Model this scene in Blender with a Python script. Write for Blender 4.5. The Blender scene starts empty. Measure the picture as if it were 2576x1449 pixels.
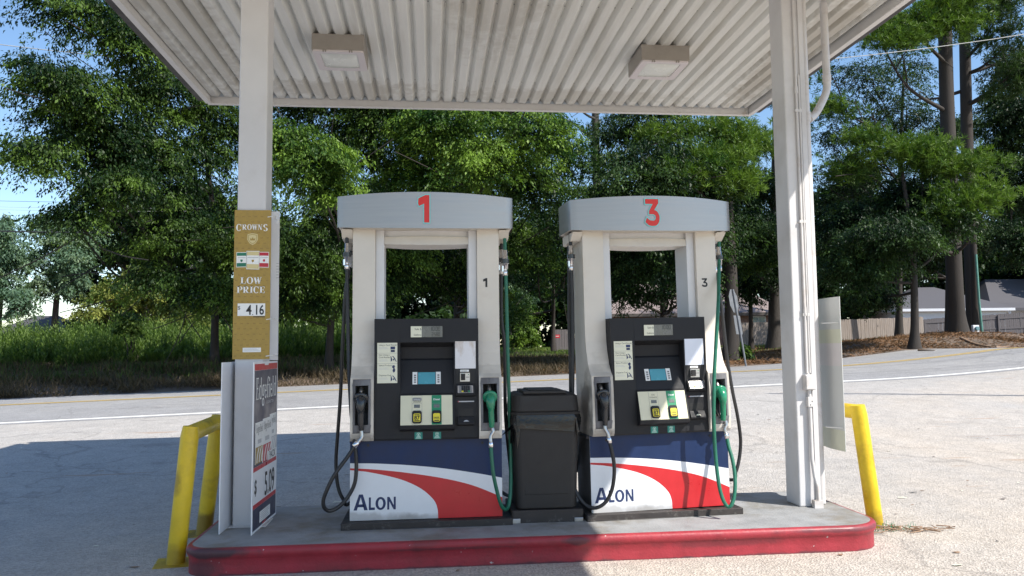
import bpy, bmesh, math, random
import numpy as np
from mathutils import Vector, Matrix
R = math.radians
rng = np.random.default_rng(7)
random.seed(7)
SC = bpy.context.scene
COL = SC.collection

# ------------------------------------------------------------------ camera constants (the picture is 2576 x 1449 in these units)
FPX, PSI, TH, RO = 1980.08, R(5.966), R(4.385), R(-0.591)
CAM = np.array([0.0, 0.0, 1.43])
_F = np.array([math.sin(PSI)*math.cos(TH), math.cos(PSI)*math.cos(TH), math.sin(TH)])
_R0 = np.array([math.cos(PSI), -math.sin(PSI), 0.0])
_U0 = np.cross(_R0, _F)
_R = _R0*math.cos(RO) + _U0*math.sin(RO)
_U = -_R0*math.sin(RO) + _U0*math.cos(RO)

def ray(x, y):
    return _F + _R*(x-1288.0)/FPX - _U*(y-724.5)/FPX
def atY(x, y, Y):
    d = ray(x, y); return CAM + d*(Y/d[1])
def atX(x, y, X):
    d = ray(x, y); return CAM + d*(X/d[0])
def atZ(x, y, Z):                      # Z = distance along the view direction
    return CAM + ray(x, y)*Z

# ------------------------------------------------------------------ terrain
ALPHA = R(6.03)
def st(X, Y):
    dx, dy = X-1.654, Y-15.81
    return dx*math.cos(ALPHA)+dy*math.sin(ALPHA), -dx*math.sin(ALPHA)+dy*math.cos(ALPHA)
def xy(s, t):
    return 1.654+s*math.cos(ALPHA)-t*math.sin(ALPHA), 15.81+s*math.sin(ALPHA)+t*math.cos(ALPHA)
def sstep(a, b, x):
    q = np.clip((x-a)/(b-a), 0, 1); return q*q*(3-2*q)
def height_st(s, t):
    s = np.asarray(s, float); t = np.asarray(t, float)
    sc = np.clip(s, -16, 26)
    zr = .425+.0255*sc+.006*np.clip(sc-8, 0, 8)**2*np.where(sc > 8, 1, 0)
    zr = np.minimum(zr, 1.15)
    z0 = zr*sstep(-8.5, 0.2, t)
    crown = .14*np.sin(np.clip(t/3.9, 0, 1)*math.pi/2)-.03*sstep(3.9, 7.6, t)
    far = 1.28+.25*sstep(40, 120, t)
    bank = sstep(7.6, 30, t)
    z = np.where(t > 7.6, (zr+.11)*(1-bank)+far*bank, z0+np.where(t > 0, crown, 0))
    # the earth mound the pines grow on
    px, py = MOUND
    d2 = ((s-px)/5.5)**2+((t-py)/4.2)**2
    z = z+.50*np.exp(-d2*1.2)*sstep(7.8, 10.5, t)
    z = z+.38*sstep(7.8, 12.5, t)*sstep(5, -2, s)*(1-sstep(14, 26, t))
    # verge lip
    z = z+.10*sstep(7.7, 9.0, t)
    return z
_m = CAM + ray(2440, 862)*31.0
MOUND = st(_m[0], _m[1])
def gz(X, Y):
    s, t = st(X, Y); return float(height_st(s, t))
def ground_at(x, Z):                   # ground point straight below picture column x at distance Z
    p = atZ(x, 880, Z); return np.array([p[0], p[1], gz(p[0], p[1])])

# ------------------------------------------------------------------ materials
MAT = {}
def _n(nt, t, x=0, y=0, **kw):
    n = nt.nodes.new(t); n.location = (x, y)
    for k, v in kw.items():
        if k in n.inputs: n.inputs[k].default_value = v
        else: setattr(n, k, v)
    return n
def mat(name, col, rough=.5, metal=0., var=.10, vscale=6., bump=0., bscale=60., spec=.5, col2=None, mscale=3., mlo=.45, mhi=.62, stretch=(1, 1, 1), coat=0., rvar=.12):
    """painted / plastic / stone surface: base colour with fine value noise, an optional second colour in patches, roughness variation and bump"""
    m = bpy.data.materials.new(name); m.use_nodes = True; nt = m.node_tree
    b = nt.nodes['Principled BSDF']
    tc = _n(nt, 'ShaderNodeTexCoord'); mp = _n(nt, 'ShaderNodeMapping'); mp.inputs['Scale'].default_value = stretch
    nt.links.new(tc.outputs['Object'], mp.inputs['Vector'])
    nz = _n(nt, 'ShaderNodeTexNoise', Scale=vscale, Detail=6., Roughness=.6); nt.links.new(mp.outputs[0], nz.inputs['Vector'])
    mr = _n(nt, 'ShaderNodeMapRange'); mr.inputs['From Min'].default_value = .3; mr.inputs['From Max'].default_value = .7
    mr.inputs['To Min'].default_value = 1-var; mr.inputs['To Max'].default_value = 1+var
    nt.links.new(nz.outputs['Fac'], mr.inputs['Value'])
    base = None
    if col2 is not None:
        n2 = _n(nt, 'ShaderNodeTexNoise', Scale=mscale, Detail=8., Roughness=.65); nt.links.new(mp.outputs[0], n2.inputs['Vector'])
        r2 = _n(nt, 'ShaderNodeMapRange'); r2.inputs['From Min'].default_value = mlo; r2.inputs['From Max'].default_value = mhi
        nt.links.new(n2.outputs['Fac'], r2.inputs['Value'])
        mx = _n(nt, 'ShaderNodeMix'); mx.data_type = 'RGBA'
        mx.inputs[6].default_value = (*col, 1); mx.inputs[7].default_value = (*col2, 1)
        nt.links.new(r2.outputs[0], mx.inputs[0]); base = mx.outputs[2]
    mul = _n(nt, 'ShaderNodeVectorMath'); mul.operation = 'SCALE'
    if base is not None: nt.links.new(base, mul.inputs[0])
    else: mul.inputs[0].default_value = col
    nt.links.new(mr.outputs[0], mul.inputs['Scale'])
    nt.links.new(mul.outputs[0], b.inputs['Base Color'])
    b.inputs['Roughness'].default_value = rough; b.inputs['Metallic'].default_value = metal
    b.inputs['Specular IOR Level'].default_value = spec
    if coat: b.inputs['Coat Weight'].default_value = coat; b.inputs['Coat Roughness'].default_value = .15
    if rvar:
        rr = _n(nt, 'ShaderNodeMapRange'); rr.inputs['From Min'].default_value = .3; rr.inputs['From Max'].default_value = .7
        rr.inputs['To Min'].default_value = max(.03, rough-rvar); rr.inputs['To Max'].default_value = min(1, rough+rvar)
        nt.links.new(nz.outputs['Fac'], rr.inputs['Value']); nt.links.new(rr.outputs[0], b.inputs['Roughness'])
    if bump:
        nb = _n(nt, 'ShaderNodeTexNoise', Scale=bscale, Detail=5., Roughness=.6); nt.links.new(mp.outputs[0], nb.inputs['Vector'])
        bp = _n(nt, 'ShaderNodeBump', Strength=bump, Distance=.01); nt.links.new(nb.outputs['Fac'], bp.inputs['Height'])
        nt.links.new(bp.outputs[0], b.inputs['Normal'])
    MAT[name] = m
    return m

def leaf_mat(name, c1, c2, trans=.22, rough=.5, spec=.22):
    m = bpy.data.materials.new(name); m.use_nodes = True; nt = m.node_tree
    b = nt.nodes['Principled BSDF']; out = nt.nodes['Material Output']
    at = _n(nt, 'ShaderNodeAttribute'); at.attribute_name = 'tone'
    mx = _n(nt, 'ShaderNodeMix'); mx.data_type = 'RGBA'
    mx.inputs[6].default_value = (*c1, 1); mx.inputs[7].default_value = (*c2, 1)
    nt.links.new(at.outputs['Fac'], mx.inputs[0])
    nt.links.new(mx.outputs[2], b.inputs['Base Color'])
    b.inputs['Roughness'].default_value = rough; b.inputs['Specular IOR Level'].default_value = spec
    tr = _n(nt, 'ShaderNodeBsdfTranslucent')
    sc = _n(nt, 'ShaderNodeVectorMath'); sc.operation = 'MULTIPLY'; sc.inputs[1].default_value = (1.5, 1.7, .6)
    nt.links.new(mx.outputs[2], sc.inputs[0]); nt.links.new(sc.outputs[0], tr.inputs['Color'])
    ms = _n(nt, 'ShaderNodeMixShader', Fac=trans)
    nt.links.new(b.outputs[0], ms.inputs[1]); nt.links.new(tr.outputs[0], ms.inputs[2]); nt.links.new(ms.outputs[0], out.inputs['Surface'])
    MAT[name] = m
    return m

# ------------------------------------------------------------------ mesh collector
class Fr:
    """a flat frame on a surface: o origin, u to the right, v up, n outward"""
    def __init__(s, o, u=(1, 0, 0), v=(0, 0, 1)):
        s.o = Vector(o); s.u = Vector(u).normalized(); s.v = Vector(v).normalized(); s.n = s.u.cross(s.v).normalized()
    def p(s, a, b, h=0.): return s.o+s.u*a+s.v*b+s.n*h

def off_poly(pts, d):
    """2-D polygon grown by d (counter-clockwise)"""
    n = len(pts); out = []
    area = sum(pts[i][0]*pts[(i+1) % n][1]-pts[(i+1) % n][0]*pts[i][1] for i in range(n))
    sg = 1 if area > 0 else -1
    for i in range(n):
        a, b, c = Vector(pts[i-1]), Vector(pts[i]), Vector(pts[(i+1) % n])
        e1 = (b-a).normalized(); e2 = (c-b).normalized()
        n1 = Vector((e1.y, -e1.x))*sg; n2 = Vector((e2.y, -e2.x))*sg
        m = (n1+n2); m = m.normalized() if m.length > 1e-6 else n1
        k = d/max(.45, m.dot(n1)); out.append((b.x+m.x*k, b.y+m.y*k))
    return out

class MB:
    def __init__(s): s.v = []; s.f = []; s.m = []; s.mats = []; s.sm = []
    def mi(s, m):
        m = MAT[m] if isinstance(m, str) else m
        if m not in s.mats: s.mats.append(m)
        return s.mats.index(m)
    def add(s, vs, fs, m, smooth=False):
        o = len(s.v); k = s.mi(m)
        s.v += [tuple(q) for q in vs]
        for f in fs: s.f.append([i+o for i in f]); s.m.append(k); s.sm.append(smooth)
        return s
    def box(s, a, b, m):
        x0, y0, z0 = a; x1, y1, z1 = b
        vs = [(x0, y0, z0), (x1, y0, z0), (x1, y1, z0), (x0, y1, z0), (x0, y0, z1), (x1, y0, z1), (x1, y1, z1), (x0, y1, z1)]
        return s.add(vs, [(3, 2, 1, 0), (4, 5, 6, 7), (0, 1, 5, 4), (1, 2, 6, 5), (2, 3, 7, 6), (3, 0, 4, 7)], m)
    def fbox(s, fr, u0, v0, u1, v1, h0, h1, m):
        return s.fpoly(fr, [(u0, v0), (u1, v0), (u1, v1), (u0, v1)], h0, h1, m)
    def fpoly(s, fr, pts, h0, h1, m):
        n = len(pts)
        area = sum(pts[i][0]*pts[(i+1) % n][1]-pts[(i+1) % n][0]*pts[i][1] for i in range(n))
        if area < 0: pts = pts[::-1]
        vs = [fr.p(a, b, h0) for a, b in pts]+[fr.p(a, b, h1) for a, b in pts]
        fs = [list(range(n-1, -1, -1)), list(range(n, 2*n))]+[(i, (i+1) % n, n+(i+1) % n, n+i) for i in range(n)]
        return s.add(vs, fs, m)
    def prism(s, prof, x0, x1, m):
        """(y, z) outline extruded along x"""
        n = len(prof)
        vs = [(x0, y, z) for y, z in prof]+[(x1, y, z) for y, z in prof]
        area = sum(prof[i][0]*prof[(i+1) % n][1]-prof[(i+1) % n][0]*prof[i][1] for i in range(n))
        fs = [list(range(n-1, -1, -1)), list(range(n, 2*n))]+[(i, (i+1) % n, n+(i+1) % n, n+i) for i in range(n)]
        if area < 0: fs = [list(reversed(f)) for f in fs]
        return s.add(vs, fs, m)
    def tube(s, path, rad, m, seg=10, cap=True, smooth=True):
        P = [Vector(p) for p in path]; n = len(P)
        rs = rad if hasattr(rad, '__len__') else [rad]*n
        T = []
        for i in range(n):
            a = P[max(0, i-1)]; b = P[min(n-1, i+1)]; t = b-a
            T.append(t.normalized() if t.length > 1e-9 else Vector((0, 0, 1)))
        up = Vector((0, 0, 1)) if abs(T[0].z) < .9 else Vector((1, 0, 0))
        N = T[0].cross(up).normalized(); vs = []; fs = []
        for i in range(n):
            if i:
                N = N-T[i]*N.dot(T[i])
                N = N.normalized() if N.length > 1e-6 else T[i].orthogonal().normalized()
            B = T[i].cross(N)
            for k in range(seg):
                a = 2*math.pi*k/seg; vs.append(P[i]+(N*math.cos(a)+B*math.sin(a))*rs[i])
        for i in range(n-1):
            for k in range(seg):
                fs.append((i*seg+k, i*seg+(k+1) % seg, (i+1)*seg+(k+1) % seg, (i+1)*seg+k))
        s.add(vs, fs, m, smooth)
        if cap:
            s.add([vs[k] for k in range(seg)], [list(range(seg-1, -1, -1))], m)
            s.add([vs[(n-1)*seg+k] for k in range(seg)], [list(range(seg))], m)
        return s
    def text(s, fr, txt, u, v, size, m, h=.001, align='CENTER', sx=1., bold=0., shear=0.):
        cu = bpy.data.curves.new('lettering', 'FONT'); cu.body = txt; cu.size = size; cu.align_x = align; cu.offset = bold*size
        cu.resolution_u = 3; cu.shear = shear
        o = bpy.data.objects.new('lettering', cu); COL.objects.link(o)
        dg = bpy.context.evaluated_depsgraph_get(); me = o.evaluated_get(dg).to_mesh()
        vs = [fr.p(u+q.co.x*sx, v+q.co.y, h) for q in me.vertices]
        fs = [list(p.vertices) for p in me.polygons]
        if vs: s.add(vs, fs, m)
        bpy.data.objects.remove(o); bpy.data.curves.remove(cu)
        return s
    def xform(s, M):
        s.v = [tuple(M @ Vector(q)) for q in s.v]; return s
    def build(s, name, parent=None, bevel=0., seg=2, autosmooth=False):
        me = bpy.data.meshes.new(name); me.from_pydata(s.v, [], s.f)
        for m in s.mats: me.materials.append(m)
        me.polygons.foreach_set('material_index', s.m)
        me.polygons.foreach_set('use_smooth', s.sm)
        me.update()
        o = bpy.data.objects.new(name, me); COL.objects.link(o)
        if parent is not None: o.parent = parent
        if bevel:
            bm = bmesh.new(); bm.from_mesh(me); bmesh.ops.remove_doubles(bm, verts=bm.verts, dist=1e-5); bm.to_mesh(me); bm.free()
            b = o.modifiers.new('bevel', 'BEVEL'); b.width = bevel; b.segments = seg; b.limit_method = 'ANGLE'; b.angle_limit = R(40); b.harden_normals = False
        return o

def tag(o, label=None, cat=None, group=None, kind=None):
    if label: o['label'] = label
    if cat: o['category'] = cat
    if group: o['group'] = group
    if kind: o['kind'] = kind
    return o
def thing(name, label, cat, loc=(0, 0, 0), rz=0., group=None):
    o = bpy.data.objects.new(name, None); COL.objects.link(o); o.empty_display_size = .1
    o.location = loc; o.rotation_euler = (0, 0, rz)
    return tag(o, label, cat, group)
def spline(pts, k=6):
    """Catmull-Rom through pts"""
    P = [np.array(p, float) for p in pts]; P = [2*P[0]-P[1]]+P+[2*P[-1]-P[-2]]; out = []
    for i in range(1, len(P)-2):
        for j in range(k):
            t = j/k; a, b, c, d = P[i-1], P[i], P[i+1], P[i+2]
            out.append(.5*((2*b)+(-a+c)*t+(2*a-5*b+4*c-d)*t*t+(-a+3*b-3*c+d)*t**3))
    out.append(P[-2]); return out

# ------------------------------------------------------------------ the surfaces
mat('cream_panel', (.63, .585, .52), .42, var=.06, vscale=3, bump=.02, bscale=180, col2=(.55, .49, .42), mscale=3.5, mlo=.55, mhi=.78)
mat('white_trim', (.63, .63, .64), .4, var=.05)
mat('dark_plastic', (.016, .0165, .0195), .58, var=.18, vscale=30, bump=.06, bscale=420, spec=.32)
mat('dark_recess', (.012, .012, .013), .6, var=.15)
mat('panel_grey', (.10, .10, .105), .5, var=.2, col2=(.055, .05, .045), mscale=4)
mat('boot_grey', (.17, .17, .18), .55, var=.2, vscale=14, col2=(.09, .085, .09), mscale=9, stretch=(1, 1, .35))
mat('silver', (.36, .355, .355), .36, metal=.65, var=.05, vscale=2.5, stretch=(1, 1, 25), rvar=.06)
mat('sticker_white', (.80, .80, .78), .45, var=.05)
mat('worn_card', (.70, .69, .71), .5, var=.06, col2=(.45, .36, .28), mscale=14, mlo=.50, mhi=.70, stretch=(1, 1, .3))
mat('card_blue_white', (.70, .74, .84), .4, var=.03)
mat('sticker_cream', (.70, .69, .55), .5, var=.04)
mat('key_cream', (.66, .63, .46), .42, var=.04)
mat('ink_black', (.012, .012, .014), .5, var=.1)
mat('ink_grey', (.20, .20, .20), .5, var=.1)
mat('ink_navy', (.015, .03, .10), .5, var=.1)
mat('navy_panel', (.010, .025, .080), .42, spec=.3, var=.12, vscale=8, bump=.02, bscale=90)
mat('white_panel', (.72, .735, .76), .38, var=.035, vscale=5, col2=(.66, .65, .63), mscale=2.5, mlo=.55, mhi=.8)
mat('red_panel', (.50, .016, .022), .36, var=.08, vscale=7)
mat('red_number', (.62, .022, .016), .45, var=.04)
mat('teal_outline', (.20, .55, .55), .45, var=.04)
mat('green_label', (.015, .22, .10), .45, var=.06)
mat('green_sticker', (.012, .21, .17), .45, var=.08)
mat('pale_green_ink', (.55, .72, .62), .5, var=.05)
mat('yellow_label', (.72, .60, .03), .45, var=.05)
mat('lcd_blue', (.075, .32, .40), .25, var=.05)
mat('lcd_grey', (.14, .145, .135), .25, var=.06)
mat('steel', (.50, .49, .48), .34, metal=.9, var=.12, vscale=20)
mat('chrome', (.72, .72, .74), .16, metal=1., var=.05)
mat('black_rubber', (.018, .018, .02), .42, var=.2, vscale=25, bump=.08, bscale=300)
mat('green_rubber', (.012, .125, .075), .42, var=.15, vscale=25, bump=.08, bscale=300)
mat('nozzle_green', (.010, .20, .10), .3, var=.1, coat=.3)
mat('nozzle_black', (.018, .02, .024), .28, var=.15, coat=.3)
mat('base_dark', (.032, .026, .024), .6, var=.3, vscale=18, col2=(.12, .11, .10), mscale=16, mlo=.58, mhi=.72)
mat('bin_plastic', (.020, .0175, .0165), .62, var=.2, vscale=18, bump=.25, bscale=500)
mat('bag_film', (.007, .007, .008), .17, var=.3, bump=1., bscale=14, spec=.5)
mat('column_paint', (.585, .575, .58), .45, var=.05, vscale=2.5, col2=(.49, .47, .455), mscale=1.6, mlo=.52, mhi=.75, bump=.03, bscale=90)
mat('conduit_paint', (.56, .54, .53), .45, var=.08, vscale=6, col2=(.45, .40, .36), mscale=5, mlo=.55, mhi=.7)
mat('deck_paint', (.72, .715, .675), .55, var=.07, vscale=1.6, col2=(.58, .56, .50), mscale=1.0, mlo=.46, mhi=.70, stretch=(5, .4, 1))
mat('trim_paint', (.66, .645, .625), .45, var=.05, vscale=2, col2=(.42, .33, .24), mscale=3.5, mlo=.62, mhi=.78)
mat('fascia_brown', (.022, .018, .018), .5, var=.15)
mat('lamp_box', (.31, .28, .245), .5, var=.08, vscale=8)
mat('lamp_frame', (.66, .60, .60), .45, var=.04)
mat('lamp_glass', (.70, .71, .66), .22, var=.04)
mat('screw_dark', (.04, .04, .045), .5)
mat('gap_light', (.45, .50, .55), .5, var=.15)
mat('yellow_paint', (.66, .455, .012), .42, var=.14, vscale=5, col2=(.40, .25, .02), mscale=3.6, mlo=.52, mhi=.72, bump=.25, bscale=30)
mat('sign_white', (.80, .80, .82), .45, var=.03)
mat('sign_back', (.56, .58, .60), .5, var=.05, vscale=2)
mat('gold_board', (.36, .235, .045), .45, var=.10, vscale=40)
mat('gold_dark', (.27, .165, .035), .45, var=.06)
mat('gold_pale', (.62, .52, .26), .45, var=.05)
mat('pack_green', (.012, .16, .09), .4); mat('pack_red', (.48, .015, .03), .4); mat('pack_grey', (.45, .46, .48), .4)
mat('sign_navy', (.035, .04, .075), .4, var=.08)
mat('zip_tie', (.78, .77, .74), .35)
mat('translucent_board', (.58, .59, .57), .4, var=.05, vscale=1.5)
mat('translucent_band', (.62, .62, .49), .4, var=.06, vscale=2)
mat('translucent_pale', (.66, .62, .61), .4, var=.06, vscale=2)
mat('fence_wood', (.24, .205, .18), .75, var=.22, vscale=5, col2=(.22, .18, .15), mscale=3, stretch=(6, 6, .6), bump=.3, bscale=20)
mat('fence_dark', (.11, .10, .105), .8, var=.22, vscale=5, stretch=(6, 6, .6))
mat('bark', (.032, .026, .022), .85, var=.35, vscale=9, col2=(.03, .024, .02), mscale=7, stretch=(2, 2, .5), bump=.9, bscale=14)
mat('bark_grey', (.055, .048, .042), .85, var=.3, vscale=9, col2=(.045, .038, .032), mscale=6, stretch=(2, 2, .5), bump=.9, bscale=14)
mat('shingle', (.075, .073, .082), .8, var=.18, vscale=14)
mat('shingle_brown', (.22, .175, .16), .8, var=.18, vscale=14)
mat('siding', (.62, .64, .68), .55, var=.05)
mat('brick', (.26, .15, .11), .8, var=.25, vscale=20)
mat('eave_dark', (.09, .075, .065), .6)
mat('pane', (.10, .20, .23), .15)
mat('galv', (.22, .23, .25), .5, metal=.5, var=.08)
mat('teal_pipe', (.10, .26, .22), .4)
mat('wire_black', (.03, .03, .035), .5)
mat('wire_pale', (.36, .36, .34), .5)
mat('stick', (.26, .17, .11), .8, var=.2, vscale=20)
mat('slab_top', (.27, .275, .28), .75, var=.16, vscale=7, col2=(.20, .185, .16), mscale=2.2, mlo=.5, mhi=.66, bump=.35, bscale=60)
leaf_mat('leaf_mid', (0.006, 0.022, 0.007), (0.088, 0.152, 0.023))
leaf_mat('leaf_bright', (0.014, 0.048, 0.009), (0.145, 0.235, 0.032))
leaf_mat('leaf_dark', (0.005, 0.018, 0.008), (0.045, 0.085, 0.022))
leaf_mat('leaf_far', (0.075, 0.135, 0.085), (0.18, 0.25, 0.15), trans=.25)  # distance haze is painted into this leaf colour
leaf_mat('leaf_yellow', (0.075, 0.11, 0.025), (0.22, 0.235, 0.05))
leaf_mat('needle', (0.028, 0.075, 0.012), (0.135, 0.215, 0.028), trans=.2)
leaf_mat('needle_dark', (0.01, 0.028, 0.009), (0.05, 0.09, 0.022), trans=.2)
leaf_mat('weed', (0.022, 0.055, 0.015), (0.165, 0.24, 0.055), trans=.35)
leaf_mat('dry_grass', (0.055, 0.042, 0.026), (0.155, 0.115, 0.07), trans=.2)
leaf_mat('lawn', (.06, .12, .025), (.16, .22, .05), trans=.25)
leaf_mat('pine_straw', (.13, .07, .035), (.30, .17, .09), trans=.05, rough=.8)
# ------------------------------------------------------------------ ground sheets (grid in road coordinates s along, t across)
def paved(name, base, tan, scale=1.0, tanlo=.45, tanhi=.62, agg=220., seed=0., tanbias=None, tracks=False):
    """asphalt with exposed stones, worn tan patches, dark tar stains"""
    m = bpy.data.materials.new(name); m.use_nodes = True; nt = m.node_tree; b = nt.nodes['Principled BSDF']
    tc = _n(nt, 'ShaderNodeTexCoord'); mp = _n(nt, 'ShaderNodeMapping'); mp.inputs['Location'].default_value = (seed, seed*.7, 0); nt.links.new(tc.outputs['Object'], mp.inputs['Vector'])
    def noise(s_, d=6., r=.6, st_=None):
        v = mp.outputs[0]
        if st_:
            q = _n(nt, 'ShaderNodeMapping'); q.inputs['Scale'].default_value = st_; nt.links.new(v, q.inputs['Vector']); v = q.outputs[0]
        n = _n(nt, 'ShaderNodeTexNoise', Scale=s_, Detail=d, Roughness=r); nt.links.new(v, n.inputs['Vector']); return n.outputs['Fac']
    def ramp(v, a, c, lo=0., hi=1.):
        r = _n(nt, 'ShaderNodeMapRange'); r.inputs['From Min'].default_value = a; r.inputs['From Max'].default_value = c; r.inputs['To Min'].default_value = lo; r.inputs['To Max'].default_value = hi
        nt.links.new(v, r.inputs['Value']); return r.outputs[0]
    def mix(f, A, B):
        x = _n(nt, 'ShaderNodeMix'); x.data_type = 'RGBA'; nt.links.new(f, x.inputs[0])
        for k, s_ in ((6, A), (7, B)):
            if isinstance(s_, tuple): x.inputs[k].default_value = (*s_, 1)
            else: nt.links.new(s_, x.inputs[k])
        return x.outputs[2]
    fac = ramp(noise(.35*scale, 7, .62), tanlo, tanhi)
    if tanbias:                           # more sand where (x, y) lies along the given direction
        sp = _n(nt, 'ShaderNodeVectorMath'); sp.operation = 'DOT_PRODUCT'; sp.inputs[1].default_value = tanbias[0]; nt.links.new(tc.outputs['Object'], sp.inputs[0])
        g = ramp(sp.outputs['Value'], tanbias[1], tanbias[2], -.55, .55); ad = _n(nt, 'ShaderNodeMath'); ad.operation = 'ADD'; ad.use_clamp = True; nt.links.new(fac, ad.inputs[0]); nt.links.new(g, ad.inputs[1]); fac = ad.outputs[0]
    c = mix(fac, base, tan)
    vo = _n(nt, 'ShaderNodeTexVoronoi', Scale=agg*.32); nt.links.new(mp.outputs[0], vo.inputs['Vector'])
    sv = _n(nt, 'ShaderNodeSeparateColor'); nt.links.new(vo.outputs['Color'], sv.inputs[0])
    st1 = ramp(sv.outputs[0], 0, 1, .80, 1.20)
    sc1 = _n(nt, 'ShaderNodeVectorMath'); sc1.operation = 'SCALE'; nt.links.new(c, sc1.inputs[0]); nt.links.new(st1, sc1.inputs['Scale'])
    sc2 = _n(nt, 'ShaderNodeVectorMath'); sc2.operation = 'SCALE'; nt.links.new(sc1.outputs[0], sc2.inputs[0]); nt.links.new(ramp(noise(3.2*scale, 8, .7), .25, .75, .84, 1.15), sc2.inputs['Scale'])
    dark = ramp(noise(.9*scale, 6, .6, (.5, 1.3, 1)), .60, .74, 0, .45)
    c = mix(dark, sc2.outputs[0], (base[0]*.5, base[1]*.5, base[2]*.52))
    vc = _n(nt, 'ShaderNodeTexVoronoi', Scale=.24); vc.feature = 'DISTANCE_TO_EDGE'; wn = _n(nt, 'ShaderNodeTexNoise', Scale=1.1, Detail=6.); nt.links.new(mp.outputs[0], wn.inputs['Vector'])
    wa = _n(nt, 'ShaderNodeVectorMath'); wa.operation = 'MULTIPLY_ADD'; wa.inputs[1].default_value = (1.6, 1.6, 0); nt.links.new(wn.outputs['Color'], wa.inputs[0]); nt.links.new(mp.outputs[0], wa.inputs[2]); nt.links.new(wa.outputs[0], vc.inputs['Vector'])
    c = mix(ramp(vc.outputs['Distance'], .008, .002, 0, .30), c, (.12, .115, .11))
    c = mix(ramp(noise(1.3, 4, .55), .66, .76, 0, .35), c, (.12, .115, .115))
    c = mix(ramp(noise(2.3, 4, .5, (.25, 1.6, 1)), .66, .70, 0, .5), c, (.34, .22, .14)) if not tracks else c
    if tracks: c = mix(ramp(noise(.8, 5, .6, (.08, 2.2, 1)), .55, .66, 0, .35), c, (base[0]*.6, base[1]*.6, base[2]*.62))
    nt.links.new(c, b.inputs['Base Color']); b.inputs['Roughness'].default_value = .85; b.inputs['Specular IOR Level'].default_value = .3
    bp = _n(nt, 'ShaderNodeBump', Strength=.55, Distance=.012); nt.links.new(vo.outputs['Distance'], bp.inputs['Height'])
    bp2 = _n(nt, 'ShaderNodeBump', Strength=.5, Distance=.04); nt.links.new(noise(5, 6, .65), bp2.inputs['Height']); nt.links.new(bp2.outputs[0], bp.inputs['Normal']); nt.links.new(bp.outputs[0], b.inputs['Normal'])
    MAT[name] = m
paved('forecourt_paving', (.39, .37, .348), (.45, .40, .345), 1., .36, .68, 230., 3., ((.52, -.85, 0), -8.8, -2.2))
paved('road_asphalt', (.272, .27, .272), (.315, .308, .30), .6, .45, .7, 260., 11., None, True)
mat('road_white', (.78, .77, .74), .6, var=.1, vscale=12); mat('road_yellow', (.62, .42, .10), .6, var=.15, vscale=12)
mat('verge_earth', (.15, .105, .075), .9, var=.3, vscale=2.5, col2=(.075, .06, .045), mscale=.9, mlo=.42, mhi=.62, bump=.9, bscale=9)

def sheet(name, S, T, dz, m, kind='structure', smooth=True):
    q = MB(); S = np.asarray(S, float); T = np.asarray(T, float)
    SS, TT = np.meshgrid(S, T); X, Y = xy(SS, TT); Z = height_st(SS, TT)+dz
    vs = np.stack([X, Y, Z], -1).reshape(-1, 3); n = len(S)
    fs = [(j*n+i, j*n+i+1, (j+1)*n+i+1, (j+1)*n+i) for j in range(len(T)-1) for i in range(n-1)]
    q.add(vs, fs, m, smooth); return tag(q.build(name), kind=kind)
Sg = np.concatenate([np.linspace(-160, -22, 16)[:-1], np.linspace(-22, 32, 68)[:-1], np.linspace(32, 180, 16)])
Tg = np.concatenate([np.array([-60, -40, -25]), np.linspace(-16, 8, 41), np.linspace(8.5, 32, 48), np.linspace(34, 60, 14), np.array([70, 90, 130, 200, 320])])
Tf = Tg[(Tg >= -60) & (Tg <= -.1)]; Tf = np.append(Tf, -.25); Tr = np.concatenate([[-.25], Tg[(Tg > -.1) & (Tg < 7.6)], [7.6]])
Tg = np.unique(np.concatenate([Tg, [-.25, 7.6]]))
sheet('ground', Sg, Tg, 0, 'verge_earth'); sheet('forecourt', Sg, np.unique(Tf), .008, 'forecourt_paving'); sheet('road', Sg, Tr, .010, 'road_asphalt')
def stripe(name, t0, t1, m):
    ts = np.unique(np.concatenate([[t0, t1], Tg[(Tg > t0) & (Tg < t1)]]))
    return sheet(name, Sg, ts, .0155, m)
stripe('road_marking', .0, .13, 'road_white'); stripe('road_marking', 3.62, 3.73, 'road_yellow'); stripe('road_marking', 3.86, 3.97, 'road_yellow')

# ------------------------------------------------------------------ leaves
def leaf_obj(name, C, D, Nn, ln, wd, tone, m, parent=None, curl=.18):
    """C centres, D pointing directions, Nn face normals; one pointed blade of four corners each"""
    n = len(C); D = D/np.linalg.norm(D, axis=1, keepdims=True); S = np.cross(D, Nn); S /= np.linalg.norm(S, axis=1, keepdims=True)+1e-9; Nn = np.cross(S, D)
    ln = np.broadcast_to(ln, (n,))[:, None]; wd = np.broadcast_to(wd, (n,))[:, None]
    V_ = np.stack([C-D*ln*.5, C+S*wd*.5-D*ln*.05+Nn*wd*curl, C+D*ln*.5-Nn*ln*.08, C-S*wd*.5-D*ln*.05+Nn*wd*curl], 1).reshape(-1, 3)
    me = bpy.data.meshes.new(name); me.vertices.add(4*n); me.vertices.foreach_set('co', V_.astype(np.float32).ravel())
    me.loops.add(4*n); me.loops.foreach_set('vertex_index', np.arange(4*n, dtype=np.int32))
    me.polygons.add(n); me.polygons.foreach_set('loop_start', np.arange(0, 4*n, 4, dtype=np.int32)); me.polygons.foreach_set('loop_total', np.full(n, 4, np.int32))
    me.update(calc_edges=True)
    a = me.attributes.new('tone', 'FLOAT', 'FACE'); a.data.foreach_set('value', np.clip(tone, 0, 1).astype(np.float32))
    me.materials.append(MAT[m])
    o = bpy.data.objects.new(name, me); COL.objects.link(o)
    if parent is not None: o.parent = parent
    return o
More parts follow.
